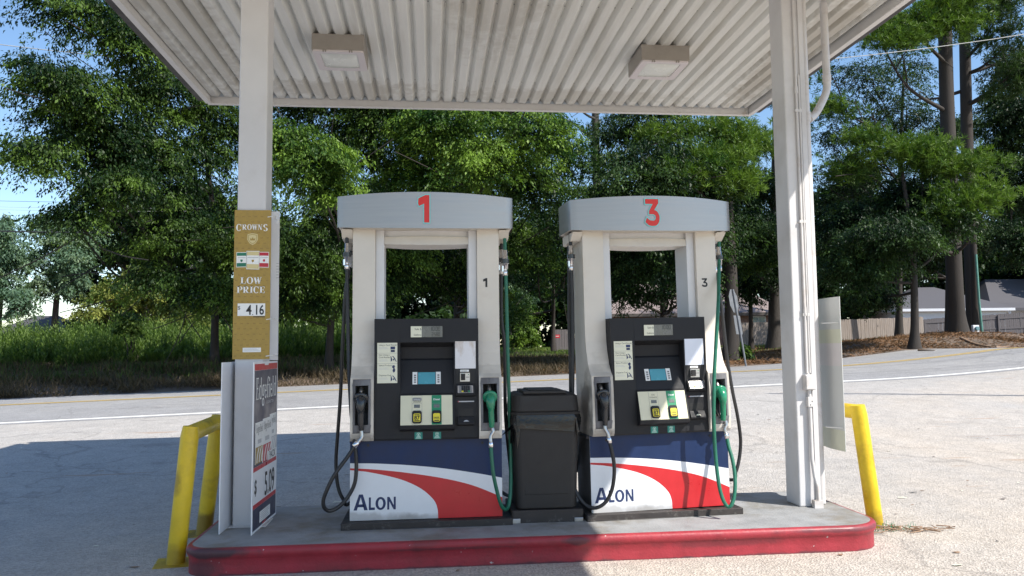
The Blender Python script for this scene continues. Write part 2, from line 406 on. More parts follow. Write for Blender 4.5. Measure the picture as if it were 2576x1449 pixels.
def unit(v): return v/(np.linalg.norm(v, axis=-1, keepdims=True)+1e-9)
VIEW = np.array([math.sin(PSI), math.cos(PSI), 0.]); SIDE = np.array([math.cos(PSI), -math.sin(PSI), 0.])
ZS = 1.
def lobe(x, y, rx, ry, Z, rz=None):
    """an ellipsoid of foliage: picture centre and radii, distance Z; depth radius in metres"""
    Z = Z*ZS; k = Z/FPX; c = atZ(x, y, Z); return (c, rx*k, (rz if rz else .85*min(rx, 1.6*ry)*k), ry*k)

def broadleaf(root, lobes, n, ln, m, base=None, droop=.45, spray=.8, per=60, tone0=.0, gap=.55, flat=.45, hollow=.45, bough=15, fill=.45):
    """foliage: every lobe carries layered boughs (flattened fans reaching outwards), the boughs carry leaf sprays; a thin fill of inner leaves"""
    loc = np.array(root.location); A = np.array([l[1]*l[3]+l[1]*l[2]*.5 for l in lobes]); w_ = A/A.sum(); Cs, Ds, Ns, Ts = [], [], [], []
    up = np.array([0, 0, 1.])
    for (c, a, b, h), k in zip(lobes, w_):
        ns = max(4, int(n*k/per)); nb = max(3, int(bough*(.6+.8*rng.random()))); ax = np.array([a, b, h])
        bd = unit(rng.normal(size=(nb, 3))+np.array([0, -.35, .15])); br = .50+.42*rng.random(nb)
        boff = bd*ax*br[:, None]; brad = (.40+.28*rng.random(nb))*min(a, b, 1.5*h); bt = rng.normal(0, .24, nb); lt = rng.normal(0, .10)
        for i in range(ns):
            if rng.random() < fill:
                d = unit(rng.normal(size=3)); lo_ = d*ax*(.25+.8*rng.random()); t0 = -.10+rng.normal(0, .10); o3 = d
            else:
                q = int(rng.integers(0, nb)); r = math.sqrt(rng.random())*brad[q]*(.75+.5*rng.random()); an = rng.random()*6.28
                e1 = unit(np.array([bd[q, 0], bd[q, 1], .001])); e2 = np.array([-e1[1], e1[0], 0])
                x, y = r*math.cos(an)*1.25, r*math.sin(an)
                lo_ = boff[q]+e1*x+e2*y+up*(-.30*x*x/brad[q]*.5-.10*y*y/brad[q]+rng.normal(0, .26)*brad[q]); t0 = bt[q]; o3 = unit(e1*1.0+np.array([e1[0]*x+e2[0]*y, e1[1]*x+e2[1]*y, 0])/brad[q]*.8)
            P = c+SIDE*lo_[0]+VIEW*lo_[1]+up*lo_[2]; out = unit(SIDE*o3[0]+VIEW*o3[1]+up*(o3[2]*.3-.22)); L = spray*(.55+.75*rng.random())
            m_ = max(5, int(per*(.5+rng.random()))); t = rng.random(m_); lat = rng.normal(0, .25, m_)*L*(1-.45*t); ver = rng.normal(0, .22*flat, m_)*L-droop*.5*L*t*t; sd = unit(np.cross(out, up))
            Cs.append(P+out*((t-.4)*L)[:, None]+sd*lat[:, None]+up*ver[:, None])
            Ds.append(out*.5+sd*(np.sign(lat)*.5)[:, None]+rng.normal(0, .36, (m_, 3))-up*droop); Ns.append(rng.normal(0, .5, (m_, 3))+up)
            Ts.append(np.clip(.38+tone0+lt+t0*1.4+rng.normal(0, .10)+rng.normal(0, .10, m_)+.30*t, 0, 1)**1.7)  # random tone, with lit tips and shaded inner leaves painted in
    C = np.concatenate(Cs)-loc; D = np.concatenate(Ds); N_ = np.concatenate(Ns); T = np.concatenate(Ts)
    s = ln*.84*(.55+.8*rng.random(len(C)))
    return leaf_obj('crown', C, D, N_, s, s*(.32+.16*rng.random(len(C))), T, m, root)

def needles(root, lobes, n, ln, m, wd=.028, per=14, tone0=0., flat=1.):
    """pine foliage: bottle-brush tufts gathered into layered plates"""
    loc = np.array(root.location); A = np.array([l[1]*l[3]+.5*l[1]*l[2] for l in lobes]); w_ = A/A.sum(); Cs, Ds, Ns, Ts = [], [], [], []
    for (c, a, b, h), k in zip(lobes, w_):
        nt_ = max(4, int(n*k/per)); sub = max(3, nt_//22)
        d = unit(rng.normal(size=(sub, 3)))*(rng.random((sub, 1))**.4); cl = c+SIDE*(d[:, :1]*a)+VIEW*(d[:, 1:2]*b)+np.array([0, 0, 1.])*(d[:, 2:]*h)
        idx = rng.integers(0, sub, nt_); P = cl[idx]+rng.normal(0, 1, (nt_, 3))*np.array([.28, .28, .17*flat])
        ax = unit(unit(P-c)*.6+rng.normal(0, .4, (nt_, 3))+np.array([0, 0, .75]))
        t0 = rng.normal(0, .20, sub)[idx]
        C0 = np.repeat(P, per, 0); AX = np.repeat(ax, per, 0); dr = unit(AX*.75+rng.normal(0, .62, C0.shape)); s = ln*(.7+.6*rng.random(len(C0)))
        Cs.append(C0+dr*s[:, None]*.5); Ds.append(dr); Ns.append(rng.normal(0, 1, C0.shape)); Ts.append(np.clip(.45+tone0+np.repeat(t0, per)+rng.normal(0, .18, len(C0)), 0, 1))
    C = np.concatenate(Cs)-loc
    return leaf_obj('crown', C, np.concatenate(Ds), np.concatenate(Ns), ln*(.7+.6*rng.random(len(C))), wd, np.concatenate(Ts), m, root, 0.)

def trunk(root, path, r0, r1, limbs, m='bark', flare=1.5, sub=True, seg=12):
    """tapered trunk along world points with limbs [(t on trunk, end point)], each carrying a few twigs"""
    loc = Vector(root.location); P = spline(path, 6); n = len(P); q = MB()
    rr = [r0+(r1-r0)*(i/(n-1)) for i in range(n)]
    for i in range(min(4, n)): rr[i] *= 1+(flare-1)*(1-i/4)**2
    q.tube([Vector(p)-loc for p in P], rr, m, seg)
    for t, e in limbs:
        e = np.array(e, float)
        if t is None:                    # leave the trunk a little below the height of the limb's end
            i = min(range(n-2), key=lambda j: abs(P[j][2]-(e[2]-.35*math.hypot(P[j][0]-e[0], P[j][1]-e[1]))))
        else: i = int(t*(n-1))
        i = max(i, int(.33*n))
        a = np.array(P[i]); mid = a*.5+e*.5+np.array([0, 0, -.06*np.linalg.norm(e-a)])+rng.normal(0, .05, 3)*np.linalg.norm(e-a)
        L_ = spline([a, mid, e], 5); ra = min(rr[i]*.5, .085); q.tube([Vector(p)-loc for p in L_], list(np.linspace(ra, .02, len(L_))), m, 8)
        if sub:
            for k in range(4):
                j = 4+int(rng.integers(0, len(L_)-5)); b = np.array(L_[j]); g = b+unit(unit(e-a)*.7+rng.normal(0, .6, 3))*np.linalg.norm(e-a)*.35
                q.tube([Vector(p)-loc for p in spline([b, (b+g)/2+rng.normal(0, .06, 3), g], 3)], list(np.linspace(ra*.35, .012, 7)), m, 5)
    return q.build('trunk', root)

def tree(name, label, cat, foot, group='trees across the road'):
    return thing(name, label, cat, tuple(foot), 0, group)
def limbs_to(lobes, k=1, lo=.45):
    out = []
    for i, (c, a, b, h) in enumerate(lobes):
        for _ in range(k): out.append((None, c+rng.normal(0, .25, 3)*np.array([a, b, h])))
    return out

# 1 the great tree left
ZS = .71
f = ground_at(540, 26.5); f[2] -= .15
LB = [lobe(*a) for a in ((205, 30, 120, 60, 27), (330, 100, 105, 65, 28), (120, 185, 95, 60, 26), (210, 240, 120, 70, 27), (100, 385, 105, 55, 26), (240, 320, 140, 90, 28), (420, 230, 120, 90, 30), (380, 420, 170, 110, 30), (290, 470, 130, 45, 27), (185, 545, 95, 30, 26.5), (430, 590, 150, 80, 30), (545, 330, 100, 130, 32), (395, 705, 105, 45, 29), (560, 740, 95, 55, 30), (600, 560, 120, 110, 33), (420, 40, 130, 80, 31), (540, 150, 110, 90, 33))]
t = tree('broadleaf_tree', 'huge broad leafed tree with drooping limbs reaching far left beside the gold sign', 'tree', f)
top = atZ(470, 40, 25); trunk(t, [f, atZ(541, 800, 26.5), atZ(545, 640, 26), atZ(520, 400, 25.5), top], .15, .05, limbs_to(LB, 1, .3)+[(.42, atZ(330, 690, 24)), (.40, atZ(180, 560, 22))])
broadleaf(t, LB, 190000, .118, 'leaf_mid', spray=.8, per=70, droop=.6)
ZS = .74
# 2 the tree right behind the left column
f = ground_at(828, 25); f[2] -= .15
LB = [lobe(*a) for a in ((775, 410, 100, 85, 26), (720, 350, 70, 50, 26), (840, 470, 60, 60, 26.5), (740, 640, 150, 95, 31), (900, 360, 150, 90, 33), (850, 560, 130, 90, 32), (820, 730, 140, 60, 32), (970, 300, 130, 60, 33), (690, 760, 90, 50, 32), (960, 640, 120, 120, 34), (760, 250, 120, 80, 33), (880, 230, 150, 80, 33), (1000, 200, 120, 70, 34))]
t = tree('broadleaf_tree', 'broad leafed tree with a bright sunlit clump just right of the left column', 'tree', f)
trunk(t, [f, atZ(832, 820, 25), atZ(850, 640, 25.3), atZ(840, 300, 25.5)], .14, .05, limbs_to(LB, 1, .35))
broadleaf(t, LB[:3], 22000, .12, 'leaf_bright', spray=.65, per=60, droop=.55, tone0=.12)  # sunlight on this clump is painted with brighter leaves
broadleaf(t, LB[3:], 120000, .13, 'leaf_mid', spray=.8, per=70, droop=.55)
ZS = .80
# 3 the tree above the pump numbered one
f = ground_at(1149, 32.5); f[2] -= .15
LB = [lobe(*a) for a in ((1130, 320, 150, 55, 29), (1240, 400, 130, 70, 29), (1060, 430, 110, 80, 31), (1340, 330, 90, 55, 29), (1180, 540, 150, 90, 33), (1330, 480, 100, 60, 30), (1050, 640, 140, 100, 36), (1290, 620, 120, 90, 33), (1200, 700, 110, 60, 36), (1100, 240, 160, 80, 33), (1270, 260, 150, 80, 33), (1180, 430, 130, 80, 34))]
t = tree('broadleaf_tree', 'leafy tree with yellow green outer sprays rising behind the pump numbered one', 'tree', f)
trunk(t, [f, atZ(1149, 790, 32.5), atZ(1160, 600, 31.5), atZ(1190, 330, 30)], .17, .06, limbs_to(LB, 1, .35))
broadleaf(t, LB[:4], 48000, .135, 'leaf_bright', spray=.85, per=60, droop=.5, tone0=.06, hollow=.3)
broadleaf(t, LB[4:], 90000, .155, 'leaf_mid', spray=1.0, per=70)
ZS = 1.
# 4 the thin leafy tree in the gap between the pumps
f = ground_at(1392, 40); f[2] -= .15
LB = [lobe(*a) for a in ((1400, 420, 85, 90, 31), (1380, 550, 90, 60, 32), (1460, 380, 70, 50, 30), (1345, 690, 70, 70, 38), (1420, 650, 80, 60, 36), (1300, 780, 60, 55, 40), (1500, 470, 60, 60, 33))]
t = tree('broadleaf_tree', 'airy tree with blue sky showing through between the two pump crowns', 'tree', f)
trunk(t, [f, atZ(1392, 780, 40), atZ(1395, 600, 37), atZ(1430, 380, 32)], .12, .04, limbs_to(LB, 2, .4))
broadleaf(t, LB, 42000, .14, 'leaf_bright', spray=.8, per=50, droop=.5, tone0=-.05, hollow=.2)
ZS = .75
# 5 the dark tree behind the pump numbered three
f = ground_at(1668, 31); f[2] -= .15
LB = [lobe(*a) for a in ((1590, 640, 120, 90, 35), (1700, 600, 120, 100, 34), (1610, 500, 120, 90, 33), (1720, 720, 100, 50, 36), (1580, 740, 60, 35, 36), (1500, 560, 90, 100, 34), (1660, 400, 110, 80, 33), (1480, 680, 70, 80, 38), (1740, 480, 120, 80, 35), (1620, 300, 120, 70, 36), (1800, 600, 80, 80, 36))]
t = tree('broadleaf_tree', 'dark shaded broad leafed tree seen through the opening of the pump numbered three', 'tree', f)
trunk(t, [f, atZ(1668, 790, 31), atZ(1665, 640, 30), atZ(1640, 400, 28.5)], .16, .06, limbs_to(LB, 1, .3))
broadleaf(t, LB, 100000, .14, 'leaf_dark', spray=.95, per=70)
ZS = 1.
# 6 the tall pine by the crown of the pump numbered three
f = ground_at(1506, 44); f[2] -= .15
t = tree('pine_tree', 'tall pine whose bare grey trunk meets the roof edge above the pump numbered three', 'pine tree', f)
LB = [lobe(*a) for a in ((1540, 330, 70, 40, 40), (1450, 250, 90, 40, 42), (1580, 420, 80, 40, 41), (1540, 120, 130, 90, 44), (1420, 300, 50, 30, 41))]
trunk(t, [f, atZ(1506, 700, 44), atZ(1498, 300, 44), atZ(1494, 60, 44)], .30, .16, limbs_to(LB, 1, .5), 'bark_grey')
needles(t, LB, 9000, .26, 'needle_dark', .035)
# 7 the bright pine sprays right of the pumps
f = ground_at(1838, 27); f[2] -= .15
LB = [lobe(*a) for a in ((1770, 400, 110, 35, 25), (1850, 460, 80, 30, 25), (1690, 440, 90, 28, 24.5), (1880, 370, 70, 35, 26), (1650, 350, 60, 26, 26), (1790, 330, 100, 30, 26))]
t = tree('pine_tree', 'pine with bright green needle sprays above the crown of the pump numbered three', 'pine tree', f)
trunk(t, [f, atZ(1840, 760, 27), atZ(1832, 560, 27), atZ(1815, 300, 27), atZ(1805, 120, 27)], .26, .14, limbs_to(LB, 1, .45), 'bark')
needles(t, LB, 34000, .22, 'needle', .024, tone0=.05, flat=1.0)
# 8 dark leafy tree left of the right column
f = ground_at(1890, 33); f[2] -= .15
LB = [lobe(*a) for a in ((1880, 600, 90, 90, 31), (1830, 520, 70, 80, 31), (1930, 680, 60, 50, 32), (1900, 480, 80, 60, 33), (1860, 720, 60, 40, 33))]
t = tree('broadleaf_tree', 'dark leafy tree hanging over the road sign beside the right column', 'tree', f)
trunk(t, [f, atZ(1888, 760, 33), atZ(1886, 620, 33), atZ(1880, 480, 33)], .10, .05, limbs_to(LB, 1, .4))
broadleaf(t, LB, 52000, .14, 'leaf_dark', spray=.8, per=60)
# 9 stout pine trunk hard by the right column
f = ground_at(1950, 33); f[2] -= .1
LB = [lobe(*a) for a in ((1930, 350, 90, 50, 32), (1970, 200, 110, 60, 33), (1905, 690, 40, 30, 31))]
t = tree('pine_tree', 'stout rough barked pine at the wooden fence just left of the right column', 'pine tree', f)
trunk(t, [f, atZ(1950, 780, 33), atZ(1952, 600, 33), atZ(1960, 200, 33), atZ(1965, 0, 33)], .30, .2, limbs_to(LB, 1, .6), 'bark_grey')
needles(t, LB, 11000, .25, 'needle', .03, tone0=-.05)
# 10 forked tree at the fence on the right
f = ground_at(2300, 27); f[2] -= .08
LB = [lobe(*a) for a in ((2240, 600, 110, 60, 26), (2160, 660, 95, 70, 27), (2350, 560, 90, 55, 27), (2130, 560, 80, 60, 28), (2280, 500, 110, 50, 28), (2200, 740, 70, 30, 29))]
t = tree('broadleaf_tree', 'slim forked tree with a dark trunk in front of the wooden fence end', 'tree', f)
trunk(t, [f, atZ(2301, 780, 27), atZ(2296, 640, 27), atZ(2282, 520, 27), atZ(2262, 380, 27.5)], .15, .05, limbs_to(LB, 1, .4)+[(.42, atZ(2385, 520, 27))], flare=1.8)
broadleaf(t, LB, 70000, .13, 'leaf_dark', spray=.8, per=60, droop=.5, tone0=.05)
# 11, 12 the pair of great pines on the mound
f = ground_at(2412, 31); f[2] -= .15
LB = [lobe(*a) for a in ((2330, 65, 130, 40, 29), (2250, 95, 80, 26, 28.5), (2400, 20, 90, 40, 29), (2270, 375, 110, 30, 27), (2390, 410, 120, 34, 27), (2200, 350, 60, 20, 27.5), (2450, 500, 90, 36, 26.5), (2390, 530, 60, 24, 26.5), (2090, 275, 50, 22, 29), (2130, 420, 60, 25, 28))]
t = tree('pine_tree', 'massive pine with bright layered boughs, front one of the pair on the mound', 'pine tree', f)
trunk(t, [f, atZ(2402, 720, 31), atZ(2390, 450, 31), atZ(2380, 200, 31), atZ(2376, -40, 31)], .325, .24, limbs_to(LB, 1, .35), 'bark', 1.5, seg=16)
needles(t, LB, 70000, .22, 'needle', .024, tone0=.02, flat=1.0)
f = ground_at(2452, 33.5); f[2] -= .1
LB = [lobe(*a) for a in ((2530, 40, 90, 50, 31), (2560, 190, 90, 50, 31), (2520, 110, 60, 30, 32), (2480, -20, 80, 40, 33))]
t = tree('pine_tree', 'massive pine with long crooked bare limbs, rear one of the pair on the mound', 'pine tree', f)
trunk(t, [f, atZ(2444, 720, 33.5), atZ(2434, 400, 33.5), atZ(2428, 150, 33.5), atZ(2424, -40, 33.5)], .27, .20, limbs_to(LB, 1, .6)+[(.66, atZ(2640, 130, 31)), (.74, atZ(2620, 60, 33)), (.70, atZ(2300, 250, 34))], 'bark', 1.4, seg=14)
needles(t, LB, 16000, .26, 'needle_dark', .03)
# 13 the thin sky-pierced trees behind, 14 the dark leaf wall at the right edge
f = ground_at(2262, 46); f[2] -= .1
LB = [lobe(*a) for a in ((2170, 210, 100, 70, 43), (2260, 290, 100, 80, 44), (2110, 330, 80, 70, 43), (2180, 430, 110, 60, 43), (2080, 480, 60, 70, 44), (2300, 180, 60, 60, 45), (2340, 330, 60, 70, 44), (2330, 460, 80, 50, 44))]
t = tree('broadleaf_tree', 'tall lacy tree with small leaves and much blue sky behind the right downspout', 'tree', f)
trunk(t, [f, atZ(2262, 700, 46), atZ(2265, 400, 46), atZ(2275, 150, 46)], .22, .06, limbs_to(LB, 2, .45))
broadleaf(t, LB, 46000, .16, 'leaf_dark', spray=.8, per=26, hollow=.1, droop=.3)
f = ground_at(2590, 36); f[2] -= .1
LB = [lobe(*a) for a in ((2540, 330, 80, 80, 35), (2580, 460, 90, 80, 34), (2520, 260, 50, 40, 36), (2550, 590, 60, 40, 33), (2600, 280, 90, 80, 34), (2590, 640, 50, 36, 33), (2500, 420, 60, 60, 37), (2560, 180, 80, 60, 37))]
t = tree('broadleaf_tree', 'dense dark green tree filling the right edge above the grey roofed house', 'tree', f)
trunk(t, [f, atZ(2592, 700, 36), atZ(2590, 500, 36), atZ(2585, 300, 36)], .2, .06, limbs_to(LB, 1, .4))
broadleaf(t, LB, 80000, .15, 'leaf_dark', spray=.9, per=60, tone0=.15)
f = ground_at(2385, 43); f[2] -= .1
LB = [lobe(*a) for a in ((2350, 585, 110, 70, 40), (2450, 585, 70, 60, 40), (2480, 440, 70, 90, 41), (2285, 650, 75, 40, 41), (2410, 330, 60, 50, 42), (2200, 600, 100, 80, 42), (2110, 640, 70, 80, 42))]
t = tree('broadleaf_tree', 'dark leafy tree filling the space behind the trunks of the two great pines', 'tree', f)
trunk(t, [f, atZ(2385, 700, 43), atZ(2390, 500, 42), atZ(2400, 320, 42)], .16, .06, limbs_to(LB, 1, .4))
broadleaf(t, LB, 80000, .17, 'leaf_dark', spray=.9, per=50, tone0=.08)
# 15 to 17 trees far left, the first two with haze painted into their leaves
f = ground_at(135, 62); f[2] -= .2
LB = [lobe(*a) for a in ((130, 600, 70, 45, 60), (190, 640, 70, 50, 60), (90, 660, 60, 50, 60), (150, 720, 80, 40, 60), (210, 580, 60, 35, 61), (120, 560, 40, 22, 61))]
t = tree('broadleaf_tree', 'pale feathery tree far across the field left of the gold sign', 'tree', f)
trunk(t, [f, atZ(140, 780, 62), atZ(150, 680, 61), atZ(150, 580, 61)], .3, .08, limbs_to(LB, 2, .3), 'bark_grey')
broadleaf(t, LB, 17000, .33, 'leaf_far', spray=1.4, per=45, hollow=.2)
f = ground_at(-10, 58); f[2] -= .2
LB = [lobe(*a) for a in ((0, 600, 45, 50, 57), (30, 640, 40, 60, 57), (-20, 700, 60, 60, 57), (50, 760, 60, 40, 56), (10, 560, 30, 22, 57))]
t = tree('broadleaf_tree', 'grey green tree at the far left edge above the field of weeds', 'tree', f)
trunk(t, [f, atZ(0, 760, 58), atZ(15, 600, 57)], .3, .08, limbs_to(LB, 2, .3), 'bark_grey')
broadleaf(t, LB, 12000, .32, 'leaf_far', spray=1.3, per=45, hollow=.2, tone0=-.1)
f = ground_at(370, 50); f[2] -= .2
LB = [lobe(*a) for a in ((330, 730, 90, 45, 48), (420, 760, 90, 50, 48), (260, 770, 60, 45, 47), (480, 800, 60, 40, 47), (370, 690, 60, 30, 49))]
t = tree('broadleaf_tree', 'low yellow green tree in sunlight behind the field of weeds', 'tree', f)
trunk(t, [f, atZ(370, 800, 50), atZ(365, 720, 49)], .2, .06, limbs_to(LB, 2, .3), 'bark_grey')
broadleaf(t, LB, 19000, .24, 'leaf_yellow', spray=1.0, per=50, hollow=.3)
# shrubs
def shrub(label, x, y, rx, ry, Z, n, m, ln=.16, t0=0.):
    f = ground_at(x, Z); s = thing('shrub', label, 'shrub', tuple(f), 0, 'shrubs across the road'); LB = [lobe(x+dx*rx, y+dy*ry, rx*.6, ry*.55, Z) for dx, dy in ((0, 0), (-.45, .25), (.45, .3), (.1, -.45))]
    q = MB(); fl = Vector(f)
    for _ in range(5):
        e = LB[rng.integers(0, 4)][0]; q.tube([Vector((0, 0, -.05)), (Vector(e)-fl)*.5+Vector((.1, 0, 0)), Vector(e)-fl], [.03, .02, .01], 'bark_grey', 6)
    q.build('stem', s); o = broadleaf(s, LB, n, ln, m, spray=.6, per=40, tone0=t0, hollow=.2); o.name = 'foliage'; return s
shrub('sunlit yellow green shrub on the lawn beside the pump numbered one', 1318, 845, 40, 40, 42, 5000, 'leaf_bright', .16, .2)
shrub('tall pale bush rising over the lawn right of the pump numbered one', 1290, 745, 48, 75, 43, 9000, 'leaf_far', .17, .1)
shrub('leafy sapling sticking up out of the weeds', 322, 818, 36, 34, 27, 2600, 'weed', .15, .1)
shrub('spiky yucca like bush by the post of the road sign', 1862, 885, 16, 16, 27, 500, 'weed', .30, .1)
shrub('brown and green scrub at the foot of the dark fence panel', 1350, 890, 40, 16, 40, 2200, 'leaf_yellow', .14, -.1)

# a far wood behind everything, one mass
Ls = []
for x in list(range(-1500, -120, 70))+list(range(230, 3900, 60)):
    top = 560+60*math.sin(x*.011)+40*math.sin(x*.031+1); 
    if 1250 < x < 1560: top += 40
    if x < 0: top += 60
    for y in np.arange(top, 900, 62): Ls.append(lobe(x+rng.normal(0, 18), y+rng.normal(0, 12), 56, 46, 72+rng.normal(0, 4), 2.2))
def far_mass():
    Cs, Ts = [], []
    for (c, a, b, h) in Ls:
        k = 650; d = unit(rng.normal(size=(k, 3)))*(rng.random((k, 1))**.4); Cs.append(c+SIDE*(d[:, :1]*a)+VIEW*(d[:, 1:2]*b)+np.array([0, 0, 1.])*(d[:, 2:]*h)); Ts.append(np.full(k, .35+rng.normal(0, .15))+rng.normal(0, .15, k))
    C = np.concatenate(Cs); n = len(C); s = .62*(.6+.8*rng.random(n))
    return leaf_obj('far_woods', C, rng.normal(size=(n, 3))+np.array([0, 0, -.3]), rng.normal(0, .6, (n, 3))+np.array([0, 0, 1.]), s, s*.6, np.concatenate(Ts), 'leaf_dark')
tag(far_mass(), kind='stuff')

# ------------------------------------------------------------------ weeds, dry grass, lawn, needle litter
def blades(name, s0, s1, t0, t1, n, h0, h1, m, wd, lean=.25, tone=0., clump=None, keep=None):
    s = s0+(s1-s0)*rng.random(n); t = t0+(t1-t0)*rng.random(n)
    if clump: s = s+.35*np.sin(s*clump+t*2); t = t+.25*np.sin(t*clump*1.3+s)
    if keep is not None: k = keep(s, t); s, t = s[k], t[k]
    n = len(s); X, Y = xy(s, t); z = height_st(s, t); h = (h0+(h1-h0)*rng.random(n))*(.8+.35*np.sin(s*1.7)*np.sin(t*1.3+s*.6))
    D = np.stack([rng.normal(0, lean, n), rng.normal(0, lean, n), np.ones(n)], 1); D = unit(D); C = np.stack([X, Y, z], 1)+D*(h*.48)[:, None]
    return leaf_obj(name, C, D, rng.normal(0, 1, (n, 3))*np.array([1, 1, .1]), h, wd, np.clip(.4+tone+rng.normal(0, .2, n), 0, 1), m, None, .1)
tag(blades('dry_grass', -24, 6.5, 7.9, 15.5, 80000, .10, .55, 'dry_grass', .02, .7, -.05, 2.1), kind='stuff')
tag(blades('roadside_grass', -24, -2, 9.5, 13.5, 9000, .15, .5, 'weed', .03, .4, -.15, 2.1), kind='stuff')
def weeds():
    """tall stalks with leaves along them"""
    n = 9000; s = -30+29.5*rng.random(n); t = 13.0+19*rng.random(n)**1.5; s = s+.5*np.sin(t*2.2)+.3*np.sin(s*3); X, Y = xy(s, t); z = height_st(s, t)
    h = (.85+.95*rng.random(n)**1.3)*(.86+.16*np.sin(s*.9)+.1*np.sin(s*2.7+t)); h = h*(.92+.012*(t-11)); h *= np.where(t < 14.6, .5+.5*(t-13.0)/1.6, 1)
    C, D, N_, L_, W_, T_ = [], [], [], [], [], []
    B = np.stack([X, Y, z], 1); dx = rng.normal(0, .10, (n, 2))
    for k in range(13):
        f = .12+.88*(k+rng.random(n)*.6)/13; a = rng.random(n)*6.28; l = .30*(1.15-.75*f)
        c = B+np.stack([dx[:, 0]*h*f, dx[:, 1]*h*f, h*f], 1); d = np.stack([np.cos(a), np.sin(a), 1.1+.9*rng.random(n)], 1)
        C.append(c+unit(d)*l[:, None]*.45); D.append(d); N_.append(np.stack([-np.cos(a)*.7, -np.sin(a)*.7, np.ones(n)], 1)); L_.append(l); W_.append(.034+.016*rng.random(n)); T_.append(np.clip(.25+.4*f+rng.normal(0, .15, n), 0, 1))
    d = np.stack([dx[:, 0], dx[:, 1], np.ones(n)], 1); C.append(B+d*(h*.5)[:, None]); D.append(d); N_.append(rng.normal(0, 1, (n, 3))*np.array([1, 1, .05])); L_.append(h); W_.append(np.full(n, .02)); T_.append(np.full(n, .2))
    return leaf_obj('tall_weeds', *[np.concatenate(q) for q in (C, D, N_, L_, W_, T_)], 'weed')
tag(weeds(), kind='stuff')
tag(blades('lawn', -3, 14, 18, 34, 30000, .06, .16, 'lawn', .03, .4, .1), kind='stuff')
tag(blades('pine_needle_litter', 3, 22, 7.8, 18, 42000, .10, .28, 'pine_straw', .022, 3.5, 0, 1.7), kind='stuff')
tag(blades('verge_grass', 8, 30, 13, 24, 9000, .06, .2, 'lawn', .03, .5, -.1, 1.1), kind='stuff')

# ------------------------------------------------------------------ houses, fences, posts
def quadbox(q, a, b, c, d, z0, z1, m):
    """upright box on the ground quad a b c d"""
    vs = [(*p[:2], z0) for p in (a, b, c, d)]+[(*p[:2], z1) for p in (a, b, c, d)]
    return q.add(vs, [(3, 2, 1, 0), (4, 5, 6, 7), (0, 1, 5, 4), (1, 2, 6, 5), (2, 3, 7, 6), (3, 0, 4, 7)], m)
def house(label, xl, xr, yeave, yridge, Z, depth, wall, roof, xr0, xr1, yaw=0.):
    A = atZ(xl, yeave, Z); B = atZ(xr, yeave, Z); ze = (A[2]+B[2])/2; u = unit((B-A)*np.array([1, 1, 0])); c, s_ = math.cos(yaw), math.sin(yaw); L_ = np.linalg.norm((B-A)[:2])
    u = np.array([u[0]*c-u[1]*s_, u[0]*s_+u[1]*c, 0]); v = np.array([-u[1], u[0], 0]); zb = gz(A[0], A[1])-.1; zr = ze+(yeave-yridge)*Z/FPX
    t = thing('house', label, 'house', (A[0], A[1], zb)); O = Vector((A[0], A[1], zb)); P = lambda a, b, z: Vector(A*np.array([1, 1, 0])+u*a+v*b)+Vector((0, 0, z))-O
    q = MB(); vs = [P(0, 0, zb), P(L_, 0, zb), P(L_, depth, zb), P(0, depth, zb), P(0, 0, ze), P(L_, 0, ze), P(L_, depth, ze), P(0, depth, ze)]
    q.add(vs, [(0, 1, 5, 4), (1, 2, 6, 5), (2, 3, 7, 6), (3, 0, 4, 7)], wall); q.build('wall', t)
    q = MB(); o = .45; r0, r1 = xr0*L_, xr1*L_; e = ze+.05
    E_ = [P(-o, -o, e), P(L_+o, -o, e), P(L_+o, depth+o, e), P(-o, depth+o, e), P(r0, depth/2, zr), P(r1, depth/2, zr)]
    q.add(E_, [(0, 1, 5, 4), (1, 2, 5), (2, 3, 4, 5), (3, 0, 4)], roof); q.build('roof', t)
    q = MB(); lo = [x-Vector((0, 0, .2)) for x in E_[:4]]; q.add(E_[:4]+lo, [(4, 5, 1, 0), (5, 6, 2, 1), (6, 7, 3, 2), (7, 4, 0, 3), (7, 6, 5, 4)], 'siding' if wall == 'siding' else 'eave_dark'); q.build('eave', t)
    return t, P, L_, zb, ze
def hwindow(t, P, a0, a1, z0, z1, shutters=False):
    q = MB(); e = -.03
    for x0, x1, y0, y1 in ((a0-.07, a0, z0, z1), (a1, a1+.07, z0, z1), (a0-.07, a1+.07, z1, z1+.08), (a0-.07, a1+.07, z0-.08, z0), ((a0+a1)/2-.02, (a0+a1)/2+.02, z0, z1)):
        q.add([P(x0, e, y0), P(x1, e, y0), P(x1, e, y1), P(x0, e, y1), P(x0, 0, y0), P(x1, 0, y0), P(x1, 0, y1), P(x0, 0, y1)], [(0, 1, 2, 3), (4, 5, 1, 0), (7, 4, 0, 3), (5, 6, 2, 1), (6, 7, 3, 2)], 'white_trim')
    w_ = q.build('window', t); q = MB(); q.add([P(a0, -.012, z0), P(a1, -.012, z0), P(a1, -.012, z1), P(a0, -.012, z1)], [(0, 1, 2, 3)], 'pane'); q.build('pane', w_)
    if shutters:
        for x0, x1 in ((a0-.42, a0-.1), (a1+.1, a1+.42)):
            q = MB(); q.add([P(x0, -.04, z0-.05), P(x1, -.04, z0-.05), P(x1, -.04, z1+.05), P(x0, -.04, z1+.05), P(x0, 0, z0-.05), P(x1, 0, z0-.05), P(x1, 0, z1+.05), P(x0, 0, z1+.05)], [(0, 1, 2, 3), (7, 4, 0, 3), (5, 6, 2, 1), (6, 7, 3, 2)], 'ink_black'); q.build('shutter', w_)
t, P, L_, zb, ze = house('white sided house with a hipped grey roof behind the dark fence on the right', 2262, 2530, 778, 712, 60, 8.5, 'siding', 'shingle', .42, .62)
